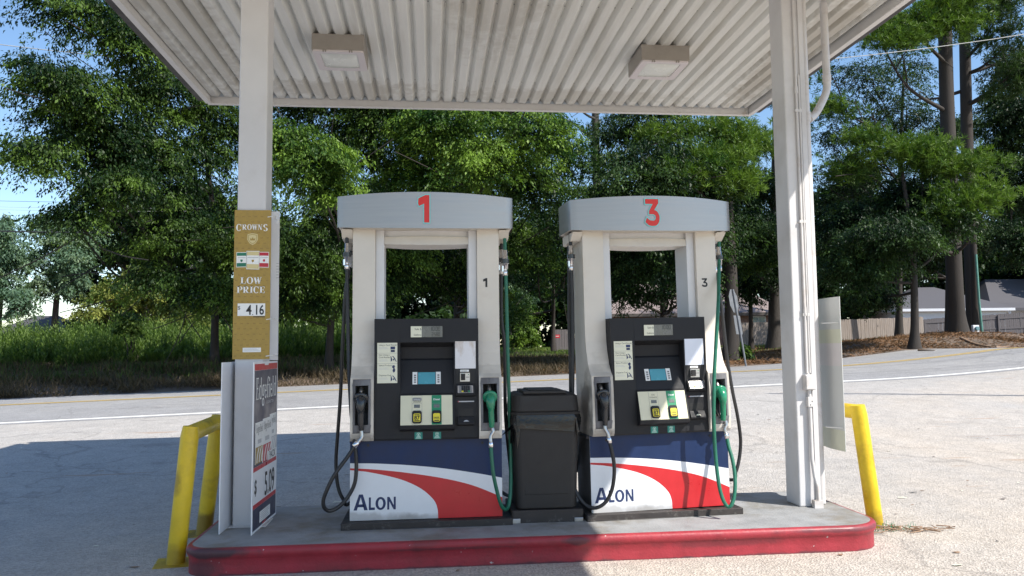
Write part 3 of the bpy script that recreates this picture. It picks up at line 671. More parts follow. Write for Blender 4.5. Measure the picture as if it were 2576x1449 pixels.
t2, P2, L2, zb2, ze2 = house('long grey roofed house wing with a shaded porch at the far right edge', 2500, 2760, 776, 690, 64, 9, 'siding', 'shingle', .25, .8)
hwindow(t2, P2, 2.0, 2.9, ze2-1.7, ze2-.5, True)
q = MB(); 
for a in (.3, 3.6, 7.0): q.add([P2(a, -1.5, zb2), P2(a+.14, -1.5, zb2), P2(a+.14, -1.36, zb2), P2(a, -1.36, zb2), P2(a, -1.5, ze2), P2(a+.14, -1.5, ze2), P2(a+.14, -1.36, ze2), P2(a, -1.36, ze2)], [(0, 1, 5, 4), (1, 2, 6, 5), (2, 3, 7, 6), (3, 0, 4, 7)], 'siding')
q.add([P2(-.2, -1.7, ze2), P2(8.5, -1.7, ze2), P2(8.5, -.1, ze2+.5), P2(-.2, -.1, ze2+.5), P2(-.2, -1.7, ze2-.2), P2(8.5, -1.7, ze2-.2)], [(0, 1, 2, 3), (4, 5, 1, 0)], 'shingle'); q.build('porch', t2)
t, P, L_, zb, ze = house('low brown roofed house half hidden by trees behind the pump numbered three', 1525, 1960, 790, 700, 50, 9, 'brick', 'shingle_brown', .2, .85)
hwindow(t, P, L_*.836, L_*.915, ze-1.25, ze-.25); hwindow(t, P, L_*.30, L_*.38, ze-1.25, ze-.25)
house('grey roofed house far left beyond the field of weeds', -20, 130, 840, 790, 75, 8, 'brick', 'shingle', .3, .7)
house('small pale roofed house far beyond the sapling in the weeds', 225, 300, 818, 786, 80, 6, 'siding', 'shingle_brown', .3, .7)

def fence(label, xa, ya, Za, xb, yb, Zb, h, m, bw=.14, rails=True, name='wooden_fence'):
    A = ground_at(xa, Za); B = ground_at(xb, Zb); tA = atZ(xa, ya, Za)[2]; tB = atZ(xb, yb, Zb)[2]
    t = thing(name, label, 'fence', tuple(A)); O = Vector(A); d = (B-A)*np.array([1, 1, 0]); L_ = np.linalg.norm(d); u = d/L_; v = np.array([-u[1], u[0], 0]); n = int(L_/bw); q = MB()
    for i in range(n):
        a = A*np.array([1, 1, 0])+u*(i*bw); z1 = tA+(tB-tA)*i/n+rng.normal(0, .012); z0 = gz(a[0], a[1])+.02; o = v*rng.normal(0, .006)
        p = [a+o, a+u*(bw-.012)+o, a+u*(bw-.012)+v*.02+o, a+v*.02+o]
        quadbox(q, *[Vector((*x[:2], 0))-Vector((O.x, O.y, 0)) for x in p], z0-O.z, z1-O.z, m)
    q.build('boards', t)
    k = 0.
    while k < L_:
        a = A*np.array([1, 1, 0])+u*k; z = gz(a[0], a[1]); q = MB(); s_ = -1 if rails else 1; b = v*(.03*s_-(.09 if rails else 0)); p = [a+b, a+u*.09+b, a+u*.09+v*.09+b, a+v*.09+b]
        quadbox(q, *[Vector((*x[:2], 0))-Vector((O.x, O.y, 0)) for x in p], z-.05-O.z, tA+(tB-tA)*k/L_-.05-O.z, m); q.build('post', t); k += 2.4
    if rails:
        for f in (.18, .52, .86):
            q = MB(); p = [A+v*-.035, B+v*-.035, B+v*-.004, A+v*-.004]
            vs = []
            for dz in (-.045, .045):
                for x, zt in zip(p, (tA, tB, tB, tA)):
                    zg = gz(x[0], x[1]); vs.append(Vector((x[0], x[1], zg+(zt-zg)*f+dz))-O)
            q.add(vs, [(3, 2, 1, 0), (4, 5, 6, 7), (0, 1, 5, 4), (1, 2, 6, 5), (2, 3, 7, 6), (3, 0, 4, 7)], m); q.build('rail', t)
    return t
fence('weathered grey brown board fence running behind the right column and translucent board', 1862, 812, 45, 2330, 797, 48.5, 1.8, 'fence_wood', rails=False)
fence('dark shaded board fence with rails in front of the white sided house', 2326, 803, 51, 2720, 776, 51, 1.7, 'fence_dark')  # shade on these boards is painted in as darker wood
ft = fence('dark fence panel with a small red sign seen above the trash bin', 1394, 829, 41, 1540, 826, 41.5, 1.7, 'fence_dark', rails=False)
p = atZ(1402, 846, 40.9); s_ = thing('warning_sign', 'small red warning sign on the dark fence panel', 'sign', tuple(p)); q = MB(); fr = Fr((0, -.02, 0), SIDE, (0, 0, 1)); q.fbox(fr, -.13, -.085, .13, .085, -.008, .0, 'pack_red'); q.fbox(fr, -.09, -.01, .09, .015, .0, .003, 'sticker_white'); q.build('plate', s_)
# road sign seen from behind
f = ground_at(1876, 25); sgn = thing('road_sign', 'leaning road sign seen from behind, grey octagon plate above a smaller plate', 'road sign', tuple(f)); O = Vector(f)
tp = Vector(atZ(1844, 728, 25))-O; q = MB(); q.tube([Vector((0, 0, -.05)), tp*.5, tp], .032, 'galv', 8); q.build('post', sgn)
def plate(c, pts, nm, yaw):
    fr = Fr(Vector(c)-O, Vector(SIDE*math.cos(yaw)+VIEW*math.sin(yaw)), (tp.x/tp.z*.9, tp.y/tp.z, 1)); q = MB(); q.fpoly(fr, pts, -.045, -.039, 'galv'); q.build(nm, sgn)
plate(atZ(1849, 757, 25), [(.40*math.cos(R(22.5+45*k)), .40*math.sin(R(22.5+45*k))) for k in range(8)], 'octagon_plate', R(54))
plate(atZ(1860, 817, 25), [(-.30, -.30), (.30, -.30), (.30, .30), (-.30, .30)], 'lower_plate', R(55))
# utility post, fallen branch
f = ground_at(2464, 31.5); up = thing('utility_post', 'dark utility post with a green conduit and white meter box by the great pines', 'post', tuple(f)); O = Vector(f)
q = MB(); q.tube([Vector((-.12, 0, -.1)), Vector(atZ(2447, 560, 31.5))-O], [.13, .12], 'bark', 12); q.build('post', up)
q = MB(); q.tube([Vector((.05, -.15, -.05)), Vector(atZ(2463, 760, 31.3))-O, Vector(atZ(2455, 640, 31.3))-O], .045, 'teal_pipe', 8); q.build('conduit', up)
q = MB(); c = Vector(atZ(2452, 832, 31.2))-O; q.box((c.x-.13, c.y-.1, c.z-.22), (c.x+.13, c.y+.02, c.z+.22), 'siding'); q.tube([c+Vector((0, -.1, .08)), c+Vector((0, -.2, .08))], .085, 'pane', 12); q.build('meter_box', up, .02)
def branch(label, pts, r):
    P = [ground_at(x, Z)+np.array([0, 0, .04]) for x, Z in pts]; o = MB(); O = Vector(P[0]); o.tube([Vector(p)-O for p in spline(P, 4)], list(np.linspace(r, r*.4, (len(P)-1)*4+1)), 'stick', 7); b = o.build('fallen_branch'); b.location = O; tag(b, label, 'branch')
branch('long pale fallen branch on the mound at the foot of the great pines', ((2418, 29), (2455, 28), (2500, 27.2), (2528, 27)), .05)
branch('short crooked fallen branch on the bank at the right edge', ((2505, 25.5), (2520, 26.5), (2535, 27.4)), .035)
branch('thin stick lying on the shaded bank behind the forked tree', ((2310, 25.5), (2335, 25), (2352, 24.6)), .03)
# wires
def wire(label, a, b, r, m, sag=.5):
    A = atZ(*a); B = atZ(*b); P = [A+(B-A)*k/16-np.array([0, 0, sag*4*(k/16)*(1-k/16)]) for k in range(17)]; q = MB(); O = Vector(A); q.tube([Vector(p)-O for p in P], r, m, 6); w_ = q.build('utility_wire'); w_.location = O; tag(w_, label, 'wire', 'overhead wires')
wire('pale overhead wire dipping behind the canopy from left edge to right edge', (-60, 105, 21), (2640, 76, 24), .011, 'wire_pale', 1.15)
wire('thick dark cable low across the left sky behind the weeds', (-60, 580, 46), (640, 583, 46), .04, 'wire_black', .1)
wire('uppermost faint thin wire in the left sky', (-60, 422, 50), (640, 425, 50), .010, 'wire_pale', .1)
wire('thin wire in the left sky, above the close pair', (-60, 504, 50), (640, 507, 50), .012, 'wire_black', .1)
wire('thin wire in the left sky, upper of the close pair', (-60, 519, 50), (640, 521, 50), .010, 'wire_pale', .1)
wire('thin wire in the left sky, lower of the close pair', (-60, 526, 50), (640, 529, 50), .010, 'wire_pale', .1)
def shadow_cable():
    """the overhead service cable on the sun side; its shadow crosses the sunlit paving"""
    ts = np.array([.715, -.60, 1.0]); P = []
    for x, y in ((2100, 991.5), (2340, 994.5), (2600, 997)):
        g = CAM.copy(); dd = ray(x, y)
        k = 5.
        while k < 60:
            p = CAM+dd*k
            if p[2] < gz(p[0], p[1]): break
            k += .02
        P.append(p+ts*(6.6-p[2]))
    A, B = P[0], P[-1]; A, B = A-(B-A)*.35, B+(B-A)*.6; q = MB(); O = Vector(A); q.tube([Vector(A+(B-A)*k/8)-O for k in range(9)], .045, 'wire_black', 6); w_ = q.build('utility_wire'); w_.location = O
    tag(w_, 'black service cable high over the forecourt right of the canopy', 'wire', 'overhead wires')
shadow_cable()
# litter on the forecourt
def litter():
    q = MB()
    for _ in range(60):
        a = rng.random()*6.28; x, y = 3.62+rng.normal(0, .13), 5.80+rng.normal(0, .05); l = .05+.10*rng.random(); z = .016+.02*rng.random()
        q.tube([(x, y, z), (x+l*math.cos(a), y+l*.5*math.sin(a), z+.01*rng.normal())], .0025+.002*rng.random(), 'stick', 4)
    for _ in range(40):
        x, y = 3.5+rng.normal(0, .09), 5.84+rng.normal(0, .03); q.tube([(x, y, .01), (x+rng.normal(0, .02), y+rng.normal(0, .02), .04+.03*rng.random())], [.003, .001], 'green_label', 4)
    return q.build('twig_litter')
tag(litter(), kind='stuff')
def specks():
    q = MB()
    for _ in range(260):
        x = -6+14*rng.random(); y = 4.6+8*rng.random()
        if -1.8 < x < 3.4 and 5.2 < y < 6.7: continue
        z = gz(x, y)+.010; r = .006+.014*rng.random()**2; a = rng.random()*6.28; l = r*(1+3*rng.random())
        vs = [(x+l*math.cos(a+k*1.2566)*(1 if k % 2 else .6), y+r*math.sin(a+k*1.2566), z+(.002+.006*rng.random())) for k in range(5)]; q.add(vs, [(0, 1, 2, 3, 4)], ('stick', 'sticker_cream', 'dark_recess', 'fence_wood')[int(rng.integers(0, 4))])
    return q.build('forecourt_debris')
tag(specks(), kind='stuff')
# ------------------------------------------------------------------ the pump island
mat('island_red', (.30, .022, .034), .55, var=.18, vscale=7, col2=(.17, .026, .030), mscale=2.2, mlo=.48, mhi=.70, bump=.3, bscale=35, coat=.05)
def add_wear(m, spots, col, chips=True):
    """scuffs of dark rubber and a painted sheen at given places and small paint chips, in object space"""
    nt = MAT[m].node_tree; b = nt.nodes['Principled BSDF']; src = b.inputs['Base Color'].links[0].from_socket
    tc = _n(nt, 'ShaderNodeTexCoord')
    nz = _n(nt, 'ShaderNodeTexNoise', Scale=9., Detail=6.); nt.links.new(tc.outputs['Object'], nz.inputs['Vector'])
    for (p, rx, ry, rz, k) in spots:
        sb = _n(nt, 'ShaderNodeVectorMath'); sb.operation = 'SUBTRACT'; sb.inputs[1].default_value = p; nt.links.new(tc.outputs['Object'], sb.inputs[0])
        dv = _n(nt, 'ShaderNodeVectorMath'); dv.operation = 'DIVIDE'; dv.inputs[1].default_value = (rx, ry, rz); nt.links.new(sb.outputs[0], dv.inputs[0])
        ln = _n(nt, 'ShaderNodeVectorMath'); ln.operation = 'LENGTH'; nt.links.new(dv.outputs[0], ln.inputs[0])
        ad = _n(nt, 'ShaderNodeMath'); ad.operation = 'ADD'; nt.links.new(ln.outputs['Value'], ad.inputs[0])
        mm = _n(nt, 'ShaderNodeMath'); mm.operation = 'MULTIPLY_ADD'; mm.inputs[1].default_value = 1.6; mm.inputs[2].default_value = -.8
        nt.links.new(nz.outputs['Fac'], mm.inputs[0]); nt.links.new(mm.outputs[0], ad.inputs[1])
        mr = _n(nt, 'ShaderNodeMapRange'); mr.inputs['From Min'].default_value = 1.05; mr.inputs['From Max'].default_value = .55
        mr.inputs['To Max'].default_value = k; nt.links.new(ad.outputs[0], mr.inputs['Value'])
        mx = _n(nt, 'ShaderNodeMix'); mx.data_type = 'RGBA'; mx.inputs[7].default_value = (*col, 1)
        nt.links.new(mr.outputs[0], mx.inputs[0]); nt.links.new(src, mx.inputs[6]); src = mx.outputs[2]
    if chips:
        n2 = _n(nt, 'ShaderNodeTexNoise', Scale=26., Detail=3.); nt.links.new(tc.outputs['Object'], n2.inputs['Vector'])
        mr = _n(nt, 'ShaderNodeMapRange'); mr.inputs['From Min'].default_value = .72; mr.inputs['From Max'].default_value = .75; nt.links.new(n2.outputs['Fac'], mr.inputs['Value'])
        mx = _n(nt, 'ShaderNodeMix'); mx.data_type = 'RGBA'; mx.inputs[7].default_value = (.45, .40, .38, 1)
        nt.links.new(mr.outputs[0], mx.inputs[0]); nt.links.new(src, mx.inputs[6]); src = mx.outputs[2]
    nt.links.new(src, b.inputs['Base Color'])
add_wear('island_red', [((-1.40, 5.30, .155), .34, .2, .035, .85), ((-1.44, 5.32, .055), .10, .2, .06, .6), ((.95, 5.27, .15), .12, .2, .03, .7), ((2.85, 5.32, .16), .5, .25, .02, .55), ((.2, 5.27, .0), 2.4, .3, .022, .7), ((2.5, 5.27, .0), 1.6, .4, .022, .6), ((.1, 5.27, .13), .5, .2, .012, .5), ((2.0, 5.27, .10), .5, .2, .03, .35)], (.035, .025, .032))  # the spot at the right corner paints its dark sheen

def rounded(x0, y0, x1, y1, rr, k=8):
    """outline, counter-clockwise from the near left corner; rr = radii near-left, near-right, far-right, far-left"""
    out = []
    for cx, cy, r, a0 in ((x0, y0, rr[0], 180), (x1, y0, rr[1], 270), (x1, y1, rr[2], 0), (x0, y1, rr[3], 90)):
        ox = cx+r if cx == x0 else cx-r; oy = cy+r if cy == y0 else cy-r
        for i in range(k+1):
            a = R(a0+90*i/k); out.append((ox+r*math.cos(a), oy+r*math.sin(a)))
    return out
isl = thing('pump_island', 'raised grey concrete island with a rounded red painted steel edge under the fuel pumps', 'island', (0, 0, 0))
IO = rounded(-1.565, 5.285, 3.185, 6.60, (.17, .30, .2, .15), 10)
# densify the straight sides so that chips and dents can vary
rings = [(.0, -.03), (.0, .06), (.0, .108), (.006, .117), (.014, .130), (.019, .148), (.016, .166), (.006, .178), (-.012, .182), (-.045, .1825)]
m = MB(); vs = []; n = len(IO)
for d, z in rings:
    vs += [(x, y, z) for x, y in off_poly(IO, d)]
fs = [(r*n+i, r*n+(i+1) % n, (r+1)*n+(i+1) % n, (r+1)*n+i) for r in range(len(rings)-1) for i in range(n)]
m.add(vs, fs, 'island_red', True); m.build('steel_edging', isl)
m = MB(); q = off_poly(IO, -.02)
m.fpoly(Fr((0, 0, 0), (1, 0, 0), (0, 1, 0)), q, .02, .1835, 'slab_top'); 
m.build('concrete_top', isl)

# ------------------------------------------------------------------ canopy
can = thing('canopy', 'flat station canopy with white corrugated underside carried on two steel columns', 'canopy', (0, 0, 0))
CX0, CX1, CY0, CY1, CZ = -2.57, 4.00, 1.9, 9.31, 4.30
m = MB(); pitch = .1495; zd = 4.385; x = CX0+.05; pr = []
while x < CX1-.05:
    for dx, dz in ((0, 0), (.006, -.004), (.078, -.004), (.084, 0), (.112, .046), (.122, .046)):
        if x+dx < CX1-.02: pr.append((x+dx, zd+dz))
    x += pitch
nn = len(pr); ys = (CY0+.05, 4.0, 6.0, 8.0, CY1-.06)
vs = [(a, y, b) for y in ys for a, b in pr]
fs = [(j*nn+i, j*nn+i+1, (j+1)*nn+i+1, (j+1)*nn+i) for j in range(len(ys)-1) for i in range(nn-1)]
m.add(vs, fs, 'deck_paint')
# pale plates painted as daylight in the open rib ends, screws along two purlins
x = CX0+.05
while x < CX1-.16:
    if (x*10) % 7 > .8: m.add([(x+.086, CY1-.058, zd-.001), (x+.1485, CY1-.058, zd-.001), (x+.117, CY1-.058, zd+.04)], [(0, 1, 2)], 'gap_light')
    for ys_ in (8.62, 6.62, 5.0):
        xx = x+.117
        m.add([(xx+.007*math.cos(a), ys_+.007*math.sin(a), zd+.038) for a in [k*math.pi/3 for k in range(6)]], [(5, 4, 3, 2, 1, 0)], 'screw_dark')
    x += pitch
m.build('corrugated_deck', can)
add_wear('deck_paint', [((-2.2, 6.5, 4.38), .35, 3.5, .4, .35), ((-1.0, 8.9, 4.38), 1.2, .35, .4, .4), ((1.6, 8.95, 4.38), 1.5, .3, .4, .35), ((3.7, 7.5, 4.38), .3, 2.0, .4, .45), ((.6, 6.2, 4.38), .5, 1.6, .4, .3)], (.26, .21, .14), False)
m = MB(); m.box((CX0+.03, CY0+.03, zd+.06), (CX1-.03, CY1-.03, zd+.10), 'deck_paint'); m.build('roof_sheet', can)
def trim(a, b, inward):
    """edge channel from a to b: inner web, bottom lip, outer brown fascia"""
    a = Vector((*a, 0)); b = Vector((*b, 0)); u = (b-a).normalized(); w = Vector((*inward, 0)); L = (b-a).length
    M = Matrix((( u.x, w.x, 0, a.x), (u.y, w.y, 0, a.y), (0, 0, 1, 0), (0, 0, 0, 1)))
    q = MB(); q.box((0, .030, CZ+.018), (L, .040, zd+.055), 'trim_paint'); q.box((0, -.012, CZ), (L, .046, CZ+.018), 'trim_paint')
    q.box((0, .0, CZ+.018), (L, .030, CZ+.05), 'trim_paint')
    q.xform(M).build('edge_channel', can, .004)
    q = MB(); q.box((0, -.10, CZ+.030), (L, -.0125, CZ+.235), 'fascia_brown'); q.xform(M).build('fascia', can, .004)
trim((CX0, CY1), (CX1, CY1), (0, -1)); trim((CX0, CY0+.05), (CX0, CY1-.05), (1, 0)); trim((CX1, CY0+.05), (CX1, CY1-.05), (-1, 0)); trim((CX0, CY0), (CX1, CY0), (0, 1))

def steel_column(x0, x1, y0, y1):
    q = MB(); q.box((x0, y0, .183), (x1, y1, zd-.01), 'column_paint')
    return q
c1_ = steel_column(-1.402, -1.198, 5.875, 6.095).build('column', can, .012, 3)
q = MB(); q.box((-1.43, 5.85, .1825), (-1.165, 6.12, .194), 'conduit_paint'); q.build('base_plate', c1_, .003)
c2_ = steel_column(2.842, 3.012, 5.938, 6.172).build('column', can, .012, 3)
q = MB(); q.box((2.972, 5.926, .20), (3.012, 5.9375, zd-.02), 'column_paint'); q.build('cover_strip', c2_, .003)
q = MB()
q.tube([(2.936, 5.925, zd-.02), (2.934, 5.925, 1.215)], .0105, 'conduit_paint'); q.tube([(2.958, 5.920, 3.6), (2.955, 5.920, 1.215)], .008, 'conduit_paint')
for z in (3.3, 2.4, 1.66): q.box((2.918, 5.915, z), (2.975, 5.9375, z+.022), 'conduit_paint')
for z in (3.48, 1.70): q.tube([(2.935, 5.924, z-.03), (2.935, 5.924, z+.03)], .0145, 'conduit_paint')
q.build('conduit', c2_)
q = MB(); q.box((2.902, 5.885, 1.085), (2.985, 5.9375, 1.202), 'conduit_paint'); q.box((2.906, 5.880, 1.09), (2.981, 5.8848, 1.197), 'conduit_paint'); q.build('junction_box', c2_, .004)
q = MB(); q.tube([(2.945, 5.918, 1.085), (2.943, 5.916, .95), (2.943, 5.914, .55), (2.955, 5.905, .42), (2.968, 5.89, .34), (2.972, 5.885, .185)], .0145, 'conduit_paint')
q.box((2.922, 5.895, .955), (2.966, 5.9375, 1.03), 'conduit_paint'); q.box((2.935, 5.893, .965), (2.942, 5.8949, .972), 'screw_dark'); q.box((2.950, 5.893, .992), (2.957, 5.8949, .999), 'screw_dark')
q.box((2.93, 5.87, .183), (3.00, 5.92, .24), 'conduit_paint')
q.build('conduit', c2_)
q = MB(); q.tube([(3.062, 6.03, zd-.02), (3.064, 6.03, 2.0), (3.066, 6.03, .19)], .032, 'conduit_paint', 14)
q.tube([(3.064, 6.03, 3.25), (3.064, 6.03, 3.33)], .0365, 'conduit_paint', 14); q.build('downspout', can)
q = MB(); q.tube(spline([(3.372, 6.25, zd-.02), (3.372, 6.25, 4.0), (3.374, 6.25, 3.70), (3.372, 6.25, 3.62), (3.33, 6.22, 3.53), (3.20, 6.12, 3.36), (3.10, 6.05, 3.28)], 5), .032, 'conduit_paint', 14)
q.tube([(3.374, 6.25, 3.67), (3.374, 6.25, 3.73)], .036, 'conduit_paint', 14); q.build('downspout', can)

def canopy_lamp(x0, x1, y0, y1, label):
    t = thing('canopy_lamp', label, 'lamp', ((x0+x1)/2, (y0+y1)/2, 4.216), 0, 'square lamps under the canopy')
    w, d = (x1-x0)/2, (y1-y0)/2
    q = MB(); q.box((-w, -d, .016), (w, d, .172), 'lamp_box'); q.build('housing', t, .006)
    q = MB(); fr = Fr((0, 0, 0), (1, 0, 0), (0, -1, 0))
    o = rounded(-w+.006, -d+.006, w-.006, d-.006, (.03,)*4, 5); i = rounded(-w+.07, -d+.085, w-.07, d-.06, (.02,)*4, 5)
    no = len(o)
    vs = [fr.p(a, b, .0) for a, b in o]+[fr.p(a, b, 0.) for a, b in i]+[fr.p(a, b, -.0159) for a, b in o]+[fr.p(a, b, -.0159) for a, b in i]
    fs = []
    for k in range(no):
        l = (k+1) % no
        fs += [(k, l, no+l, no+k), (2*no+k, 2*no+l, l, k), (no+k, no+l, 3*no+l, 3*no+k)]
    q.add(vs, fs, 'lamp_frame')
    for sx in (-.5, .5): q.box((sx*w-.018, -d-.004, -.004), (sx*w-.008, -d+.012, .02), 'lamp_box'); q.box((sx*w+.004, -d-.004, -.004), (sx*w+.014, -d+.012, .02), 'lamp_box')
    q.build('door_frame', t)
    q = MB(); vs = []; fs = []; N = 9; gi = (w-.07, -d+.085 if False else 0)
    xs = np.linspace(-w+.068, w-.068, N); ysn = np.linspace(-d+.062, d-.083, N)
    for b in ysn:
        for a in xs:
            k = (1-(2*(a-xs[0])/(xs[-1]-xs[0])-1)**4)*(1-(2*(b-ysn[0])/(ysn[-1]-ysn[0])-1)**4); vs.append((a, -b, .008-.022*k))
    for j in range(N-1):
        for k in range(N-1): fs.append((j*N+k, j*N+k+1, (j+1)*N+k+1, (j+1)*N+k))
    q.add(vs, fs, 'lamp_glass', True); q.build('lens', t)
canopy_lamp(-1.095, -.612, 7.30, 7.82, 'square beige lamp on the ceiling above the pump numbered one')
canopy_lamp(2.062, 2.548, 7.325, 7.845, 'square beige lamp on the ceiling above the pump numbered three')

# ------------------------------------------------------------------ signs on the left column
def serif(mb, fr, txt, u, v, H, W, mt, h=.0012, thin=.075, thick=.245, sh=.065):
    """fat-face serif capitals and lower case drawn as stems, hairlines, bowls and slab serifs; u = centre"""
    def rect(x0, y0, x1, y1): polys.append([(x0, y0), (x1, y0), (x1, y1), (x0, y1)])
    def line(x0, y0, x1, y1, w): polys.append([(x0-w/2, y0), (x0+w/2, y0), (x1+w/2, y1), (x1-w/2, y1)])
    def bowl(cx, cy, rx, ry, a0, a1, n=14):
        for i in range(n):
            q = []
            for a, k in ((a0+(a1-a0)*i/n, 1), (a0+(a1-a0)*(i+1)/n, 1)):
                c, s_ = math.cos(R(a)), math.sin(R(a)); t = thin+(thick-thin)*abs(c)**1.2
                q.append(((cx+rx*c, cy+ry*s_), (cx+(rx-t)*c, cy+(ry-thin)*s_)))
            polys.append([q[0][0], q[1][0], q[1][1], q[0][1]])
    def stem(x, y0, y1, w=None, s0=True, s1=True, e=.09):
        w = w or thick
        rect(x, y0, x+w, y1)
        if s0: rect(x-e, y0, x+w+e, y0+sh)
        if s1: rect(x-e, y1-sh, x+w+e, y1)
    cells = []
    for ch in txt:
        polys = []; w = .85
        if ch == 'C': bowl(.44, .5, .44, .52, 42, 318); rect(.74, .62, .80, .98); w = .88
        elif ch == 'R': stem(.08, 0, 1); bowl(.42, .74, .40, .27, -90, 90, 10); line(.74, 0, .42, .48, .24); rect(.62, 0, .95, sh); rect(.08, 1-thin, .45, 1); w = .98
        elif ch == 'O': bowl(.47, .5, .47, .52, 0, 360, 22); w = .98
        elif ch == 'W': line(.36, 0, .12, 1, thick); line(.36, 0, .58, 1, thin); line(.80, 0, .56, 1, thick); line(.80, 0, 1.02, 1, thin); rect(-.04, 1-sh, .28, 1); rect(.88, 1-sh, 1.14, 1); w = 1.14
        elif ch == 'N': line(.12, 0, .12, 1, thin); line(.74, 0, .2, 1, thick); line(.82, 0, .82, 1, thin); rect(0, 0, .26, sh); rect(0, 1-sh, .26, 1); rect(.68, 1-sh, .96, 1); w = .96
        elif ch == 'S': bowl(.36, .75, .32, .27, 20, 260, 10); bowl(.36, .25, .34, .27, -160, 95, 10); w = .74
        elif ch == 'L': stem(.10, 0, 1); rect(.1, 0, .78, sh); rect(.70, 0, .78, .34); w = .82
        elif ch == 'P': stem(.10, 0, 1); bowl(.44, .72, .42, .29, -90, 90, 10); rect(.1, 1-thin, .46, 1); w = .88
        elif ch == 'I': stem(.10, 0, 1); w = .46
        elif ch == 'E': stem(.10, 0, 1); rect(.1, 0, .78, sh); rect(.1, 1-sh, .74, 1); rect(.70, 0, .78, .30); rect(.66, .72, .74, 1); rect(.3, .48, .58, .54); rect(.54, .38, .6, .64); w = .84
        elif ch == 'd': bowl(.34, .32, .34, .34, 0, 360, 16); stem(.52, 0, 1, s1=False, e=.06); w = .86
        elif ch == 'g': bowl(.34, .38, .32, .28, 0, 360, 16); bowl(.36, -.16, .36, .20, 0, 360, 14); rect(.5, .58, .74, .66); w = .76
        elif ch == 'e': bowl(.34, .32, .34, .34, 20, 330, 16); rect(.1, .32, .62, .40); w = .72
        elif ch == 'f': stem(.14, 0, .82, s1=False, e=.08); bowl(.42, .80, .28, .22, 30, 180, 8); rect(0, .58, .5, .64); w = .56
        elif ch == 'i': stem(.08, 0, .64, e=.06); rect(.08, .76, .32, .96); w = .42
        elif ch == 'l': stem(.08, 0, 1, e=.06); w = .42
        else: w = .45
        cells.append((polys, w))
    tot = sum(w for _, w in cells)+.06*(len(cells)-1); x = 0
    for k, (polys, w) in enumerate(cells):
        for p in polys:
            mb.add([fr.p(u-W/2+(x+a)/tot*W, v+b*H, h+.0002*(k % 2)) for a, b in p], [(0, 1, 2, 3)], mt)
        x += w+.06
def digits7(mb, fr, txt, u, v, H, w, mt, h=.001, t=.16, gap=.35):
    """seven-segment digits"""
    S = {'0': 'abcdef', '1': 'bc', '2': 'abged', '5': 'afgcd', '8': 'abcdefg', '4': 'fgbc', '6': 'afgedc', '9': 'abfgcd'}
    x = u
    for ch in txt:
        if ch == '.': x += w*.2; continue
        T = t*w*1.3; segs = {'a': (0, H-T, w, H), 'g': (0, H/2-T/2, w, H/2+T/2), 'd': (0, 0, w, T), 'f': (0, H/2, T, H), 'e': (0, 0, T, H/2), 'b': (w-T, H/2, w, H), 'c': (w-T, 0, w, H/2)}
        for q in S[ch]:
            a, b, c, d = segs[q]; mb.add([fr.p(x+a, v+b, h), fr.p(x+c, v+b, h), fr.p(x+c, v+d, h), fr.p(x+a, v+d, h)], [(0, 1, 2, 3)], mt)
        x += w*(1+gap)

gs = thing('price_sign', 'tall narrow gold sign on the front of the left column showing price 4.16', 'sign', (-1.286, 5.868, 1.372))
F = Fr((0, -.006, 0)); q = MB()
q.box((-.130, -.006, 0), (.130, 0, 1.086), 'gold_board')
for r_ in range(27):                    # the faint repeated motif printed over the gold
    for c_ in range(6):
        u = -.112+c_*.044+(.022 if r_ % 2 else 0); v = .02+r_*.039
        if u < .122: q.add([F.p(u-.010, v, .0003), F.p(u+.010, v, .0003), F.p(u+.007, v+.009, .0003), F.p(u, v+.004, .0003), F.p(u-.007, v+.009, .0003)], [(0, 1, 2, 3, 4)], 'gold_dark')
q.build('board', gs)
q = MB()
serif(q, F, 'C', -.098, .932, .050, .040, 'sticker_white'); serif(q, F, 'ROWN', -.003, .940, .041, .142, 'sticker_white'); serif(q, F, 'S', .091, .932, .050, .036, 'sticker_white')
serif(q, F, 'LOW', -.006, .545, .049, .150, 'sticker_white'); serif(q, F, 'PRICE', -.006, .477, .049, .200, 'sticker_white')
shield = [(-.036, .908), (0, .916), (.036, .908), (.038, .868), (.022, .842), (0, .828), (-.022, .842), (-.038, .868)]
q.fpoly(F, shield, .0004, .0012, 'gold_pale'); q.fpoly(F, [(a*.84, .872+(b-.872)*.84) for a, b in shield], .0012, .0016, 'gold_board')
q.fpoly(F, [(a*.74, .872+(b-.872)*.74) for a, b in shield], .0016, .002, 'gold_pale')
q.fpoly(F, [(-.016, .862), (.016, .862), (.019, .882), (.009, .872), (0, .886), (-.009, .872), (-.019, .882)], .002, .0024, 'gold_board')
q.build('lettering', gs)
def small_pack(u0, u1, v0, v1, m_, sk):
    q = MB(); d = (v1-v0)
    q.fpoly(F, [(u0, v0), (u1, v0-sk), (u1, v1-sk*.2), (u0, v1)], .0004, .0020, 'sticker_white')
    q.fpoly(F, [(u0+.003, v0+.004), (u1-.003, v0+.004-sk), (u1-.003, v0+d*.28-sk*.7), (u0+.003, v0+d*.28)], .0020, .0026, m_)
    q.fpoly(F, [(u0+.003, v0+d*.76), (u1-.003, v0+d*.76-sk*.4), (u1-.003, v1-.004-sk*.2), (u0+.003, v1-.004)], .0020, .0026, m_)
    uc, vc = (u0+u1)/2, v0+d*.50
    q.fpoly(F, [(uc-.008, vc+.002), (uc+.008, vc+.002), (uc+.008, vc-.010), (uc, vc-.018), (uc-.008, vc-.010)], .0020, .0026, m_ if m_ != 'gold_pale' else 'gold_board')
    q.fbox(F, u0+.008, v0+d*.62, u1-.008, v0+d*.66, .0020, .0026, 'pack_grey')
    q.build('printed_pack', gs)
